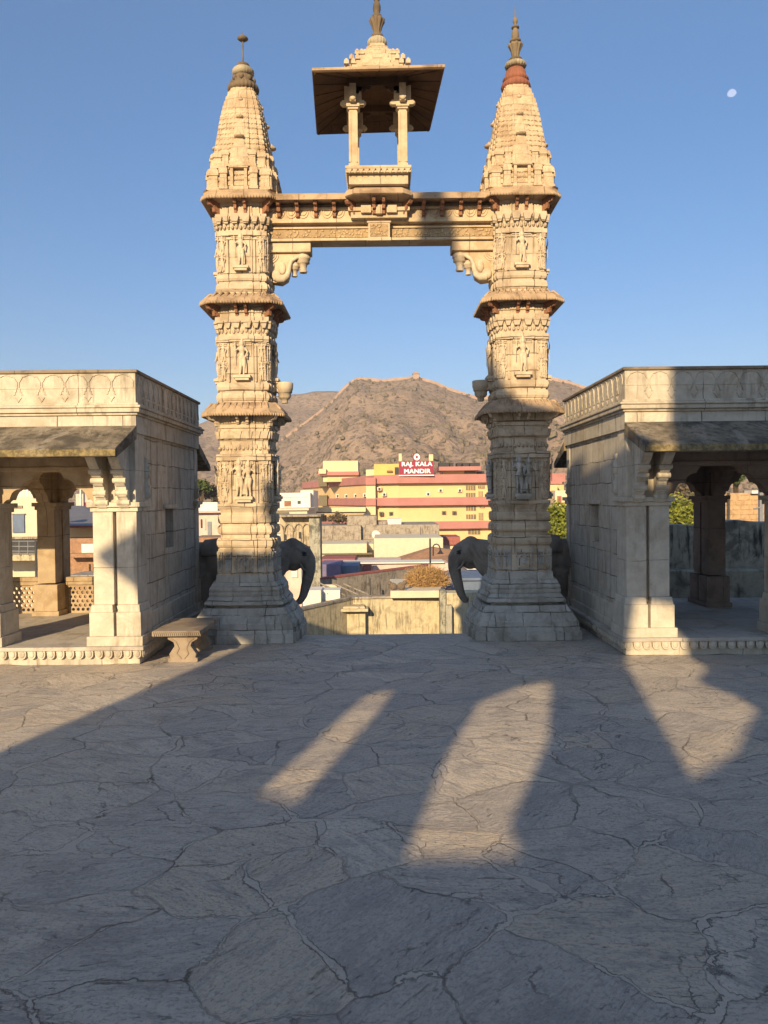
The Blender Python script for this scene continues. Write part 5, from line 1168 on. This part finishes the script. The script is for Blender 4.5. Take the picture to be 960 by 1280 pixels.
tr2 = MB(); a1, b1, c1, d1 = at(80, 657, 35), at(140, 657, 35), at(84, 632, 42), at(101, 632, 42)
tr2.add([a1, b1, d1, c1, (a1.x, 72, a1.z), (b1.x, 72, b1.z)], [(0, 1, 2, 3), (1, 5, 2), (0, 3, 4), (3, 2, 5, 4)])
tag(tr2.build('tin_roof', M['tin'], fix=False), 'sloping grey tin roof above the yellow house wall', 'roof')
bld('brick_house', [(82, 140, 673, None, 31, .5, 'brick', 'wall'), (101, 116, 680, 691, 30.9, .15, 'white', 'white_panel'), (82, 142, 692, 697, 30.4, 1, 'brick', 'ledge'), (82, 142, 719, 726, 27, 2, 'concrete', 'step')], 'bare brick house seen between the left pavilion pillars')
bld('rose_house', [(95, 150, 617, 650, 75, 6, 'pinkwall', 'wall'), (105, 112, 628, 633, 74.8, .3, 'maroon', 'window'), (100, 101.5, 606, 640, 73, .3, 'white', 'pillar')], 'distant rose coloured house above the tin roof')
# seen through the right pavilion
bw = MB(); n = 46; X1, X2 = 4.9, 12.5; r1 = []
def wtop(x): return 1.53+.05*math.sin(x*1.7)+.03*math.sin(x*5)
vs_ = []; 
for i in range(n+1):
    x = X1+(X2-X1)*i/n; z = wtop(x) if x > 6.6 else 1.53-.05*(6.6-x)
    vs_ += [(x, 17.2, GZ), (x, 17.2, z), (x, 17.5, z+.02), (x, 17.5, GZ)]
fs_ = [(4*i+k, 4*i+(k+1) % 4, 4*(i+1)+(k+1) % 4, 4*(i+1)+k) for i in range(n) for k in range(4)]+[(0, 1, 2, 3), (4*n+3, 4*n+2, 4*n+1, 4*n)]
tag(bw.add(vs_, fs_).build('stained_wall', M['blackwall']), 'tall grey plaster wall with black mould streaks behind the right pavilion', 'wall')
lw = MB(); lw.box(6.2, 12, 16.7, 17.15, GZ, .55); tag(lw.build('kerb_wall', M['blackwall'], bevel=.04), 'low black stained wall at the foot of the tall stained wall', 'wall')
bld('ochre_stone_house', [(898, 990, 616, None, 30, .7, 'ochre', 'wall'), (940, 960, 613, 617, 29.8, .8, 'white', 'white_slab')], 'ochre rubble stone house seen through the right pavilion')
up = at(952, 640, 24); uy = up.y; UP = thing('utility_pole', (up.x, uy, GZ), 'grey steel utility pole with short side arms behind the right pavilion', 'pole')
MB().box(up.x-.09, up.x+.09, uy, uy+.18, GZ, 6).build('pole', M['greymetal'], UP)
MB().tube([at(952, 634, 24), at(942, 636, 24)], .035, 6).build('side_arm', M['greymetal'], UP)
bld('yellow_annexe', [(686, 697, 606, None, 112, 6, 'yellow', 'wall'), (686, 703, 597, 605, 111.5, 7, 'pink', 'band')], 'end of the yellow hotel annexe right of the right tower')
bld('pale_far_house', [(694, 720, 613, 622, 90, 5, 'creamwall', 'wall'), (697, 702, 620, 628, 89.5, 5, 'redroof', 'red_panel'), (694, 720, 622, None, 90, 5, 'paleyellow', 'lower_wall')], 'pale far house right of the right tower above the green tree')
random.seed(8)
cols = [('white', 'white'), ('creamwall', 'cream'), ('pinkwall', 'pink'), ('paleyellow', 'pale yellow')]
spots_ = [(242, 'between the left pavilion and left tower', 4), (352, 'behind the white house by the left tower', 5), (700, 'right of the right tower', 3), (40, 'seen through the left pavilion', 5), (905, 'seen through the right pavilion', 4)]
for bx, where, cnt in spots_:
    for i in range(cnt):
        px_ = bx+i*random.uniform(9, 13)+random.uniform(-3, 3); Y = 140+i*9+random.uniform(0, 6); mt2, cn = cols[i % 4]
        c = at(px_, 640, Y); wd = random.uniform(4, 8); h_ = random.uniform(4, 10); z0_ = GZ
        o = thing('hill_foot_house', (c.x, Y, z0_), ('tall ' if i == 4 else '')+cn+' plastered house at the hill foot '+where, 'house', 'small houses at the foot of the hill')
        MB().box(c.x-wd/2, c.x+wd/2, Y, Y+6, z0_, z0_+h_).build('wall', M[mt2], o)
        MB().box(c.x-wd/2-.2, c.x+wd/2+.2, Y-.3, Y+6.2, z0_+h_, z0_+.3+h_).build('roof', M['white'], o)
        for q in (-.25, .2): MB().box(c.x+q*wd-.4, c.x+q*wd+.4, Y-.06, Y+.05, z0_+h_-2.2, z0_+h_-1).build('window', M['glass'], o)

# trees
def tree(cx, cy, z0, H, rx, ry, rz, n, leaf, mat, label, seed, ls=.11, cat='tree', group=None):
    random.seed(seed); o = thing('tree', (cx, cy, z0), label, cat, group); mb = MB()
    top = z0+H; cz = top-rz
    mb.tube([(cx, cy, z0), (cx+.1, cy, z0+(cz-z0)*.5), (cx, cy, cz)], [.22, .16, .10], 10)
    cl = []
    for k in range(26):
        a = random.uniform(0, 2*PI); el = random.uniform(-.4, 1.35); rr = random.uniform(.45, .95)
        p = Vector((cx+rx*rr*math.cos(a)*math.cos(el), cy+ry*rr*math.sin(a)*math.cos(el), cz+rz*rr*math.sin(el))); cl.append((p, random.uniform(.22, .42)))
        if k < 14: mb.tube([(cx, cy, z0+(cz-z0)*random.uniform(.5, 1)), Vector((cx, cy, cz)).lerp(p, .5)+Vector((0, 0, -.1)), p], [.07, .045, .015], 6)
    mb.build('trunk', M['bark'], o, fix=False)
    lf = MB(); per = n//len(cl); R_ = (rx+ry+rz)/3
    for p, r in cl:
        for _ in range(per):
            d_ = Vector((random.gauss(0, 1), random.gauss(0, 1), random.gauss(0, .8)))*r*R_*.55; c = p+d_
            u = Vector((random.uniform(-1, 1), random.uniform(-1, 1), random.uniform(-.6, .6))).normalized()*ls*random.uniform(.6, 1.2); v = u.orthogonal().normalized()*ls*.45
            v = Matrix.Rotation(random.uniform(0, PI), 3, u) @ v
            lf.add([c-u, c+v, c+u, c-v], [(0, 1, 2, 3)])
    lf.build('crown', M[mat], o, fix=False); return o
def tree_at(px0, px1, py, Y, n, mat, label, seed, ls=.11, zb=GZ):
    a, b = at(px0, 640, Y), at(px1, 640, Y); top = at((px0+px1)/2, py, Y).z; rx = (b.x-a.x)/2; Y = a.y
    tree((a.x+b.x)/2, Y, zb, top-zb, rx, rx, min(rx*.9, (top-zb)*.45), n, None, mat, label, seed, ls)
tree_at(660, 735, 636, 36, 7000, 'leafy', 'bright yellow green tree right of the right tower', 3, .19)
tree_at(800, 900, 622, 40, 9000, 'leafy', 'yellow green tree behind the stained wall beside the right pavilion pier', 4, .19)
tree_at(835, 880, 600, 75, 4000, 'leafd', 'tall dusty tree behind the yellow green tree in the right arch', 5, .25)
tree_at(905, 935, 584, 60, 4000, 'leafg', 'green tree rising above the ochre stone house in the right arch', 6, .2)
tree_at(240, 262, 600, 75, 3500, 'leafg', 'olive green tree above the pale pink house', 7, .22)
tree_at(256, 282, 606, 82, 3000, 'leafd', 'dusty tree just right of the olive green tree by the left tower', 9, .25)
tree_at(408, 436, 641, 56, 900, 'leafd', 'small dry shrub on the roof edge of the concrete house', 10, .16, -1.2)

# daytime moon, far outside the air
mn = at(915.5, 116.5, 4200); rr = 23
pl2 = []
for k in range(40):
    a = 2*PI*k/40; x_, y_ = rr*math.cos(a), rr*math.sin(a)*(1 if math.sin(a) > 0 else .62); pl2.append((x_*math.cos(R(12))-y_*math.sin(R(12)), x_*math.sin(R(12))+y_*math.cos(R(12))))
mt_ = bpy.data.materials.new('moonlight'); mt_.use_nodes = True; nb_ = mt_.node_tree; pb = nb_.nodes['Principled BSDF']; pb.inputs['Base Color'].default_value = (0, 0, 0, 1); pb.inputs['Specular IOR Level'].default_value = 0
pb.inputs['Emission Color'].default_value = (.40, .47, .66, 1); pb.inputs['Emission Strength'].default_value = .85
mo_ = MB().prism(pl2, lambda u, v, w_: Vector((mn.x+u, mn.y+w_, mn.z+v)), 0, 12).build('moon', mt_); struct(mo_)

# haze: even air over the whole scene
hz = MB().box(-1450, 1450, -550, 1450, -10.3, 130).build('haze', M['ground']); hz['kind'] = 'stuff'; hz['label'] = 'thin warm haze that softens the far hills'; hz['category'] = 'haze'
hm = bpy.data.materials.new('haze_air'); hm.use_nodes = True; hn = hm.node_tree
for n_ in list(hn.nodes): hn.nodes.remove(n_)
ho = hn.nodes.new('ShaderNodeOutputMaterial'); hv = hn.nodes.new('ShaderNodeVolumePrincipled'); hv.inputs['Color'].default_value = (.80, .82, .88, 1); hv.inputs['Density'].default_value = .0005; hv.inputs['Anisotropy'].default_value = 0.1
hn.links.new(hv.outputs[0], ho.inputs['Volume']); hz.data.materials.clear(); hz.data.materials.append(hm)
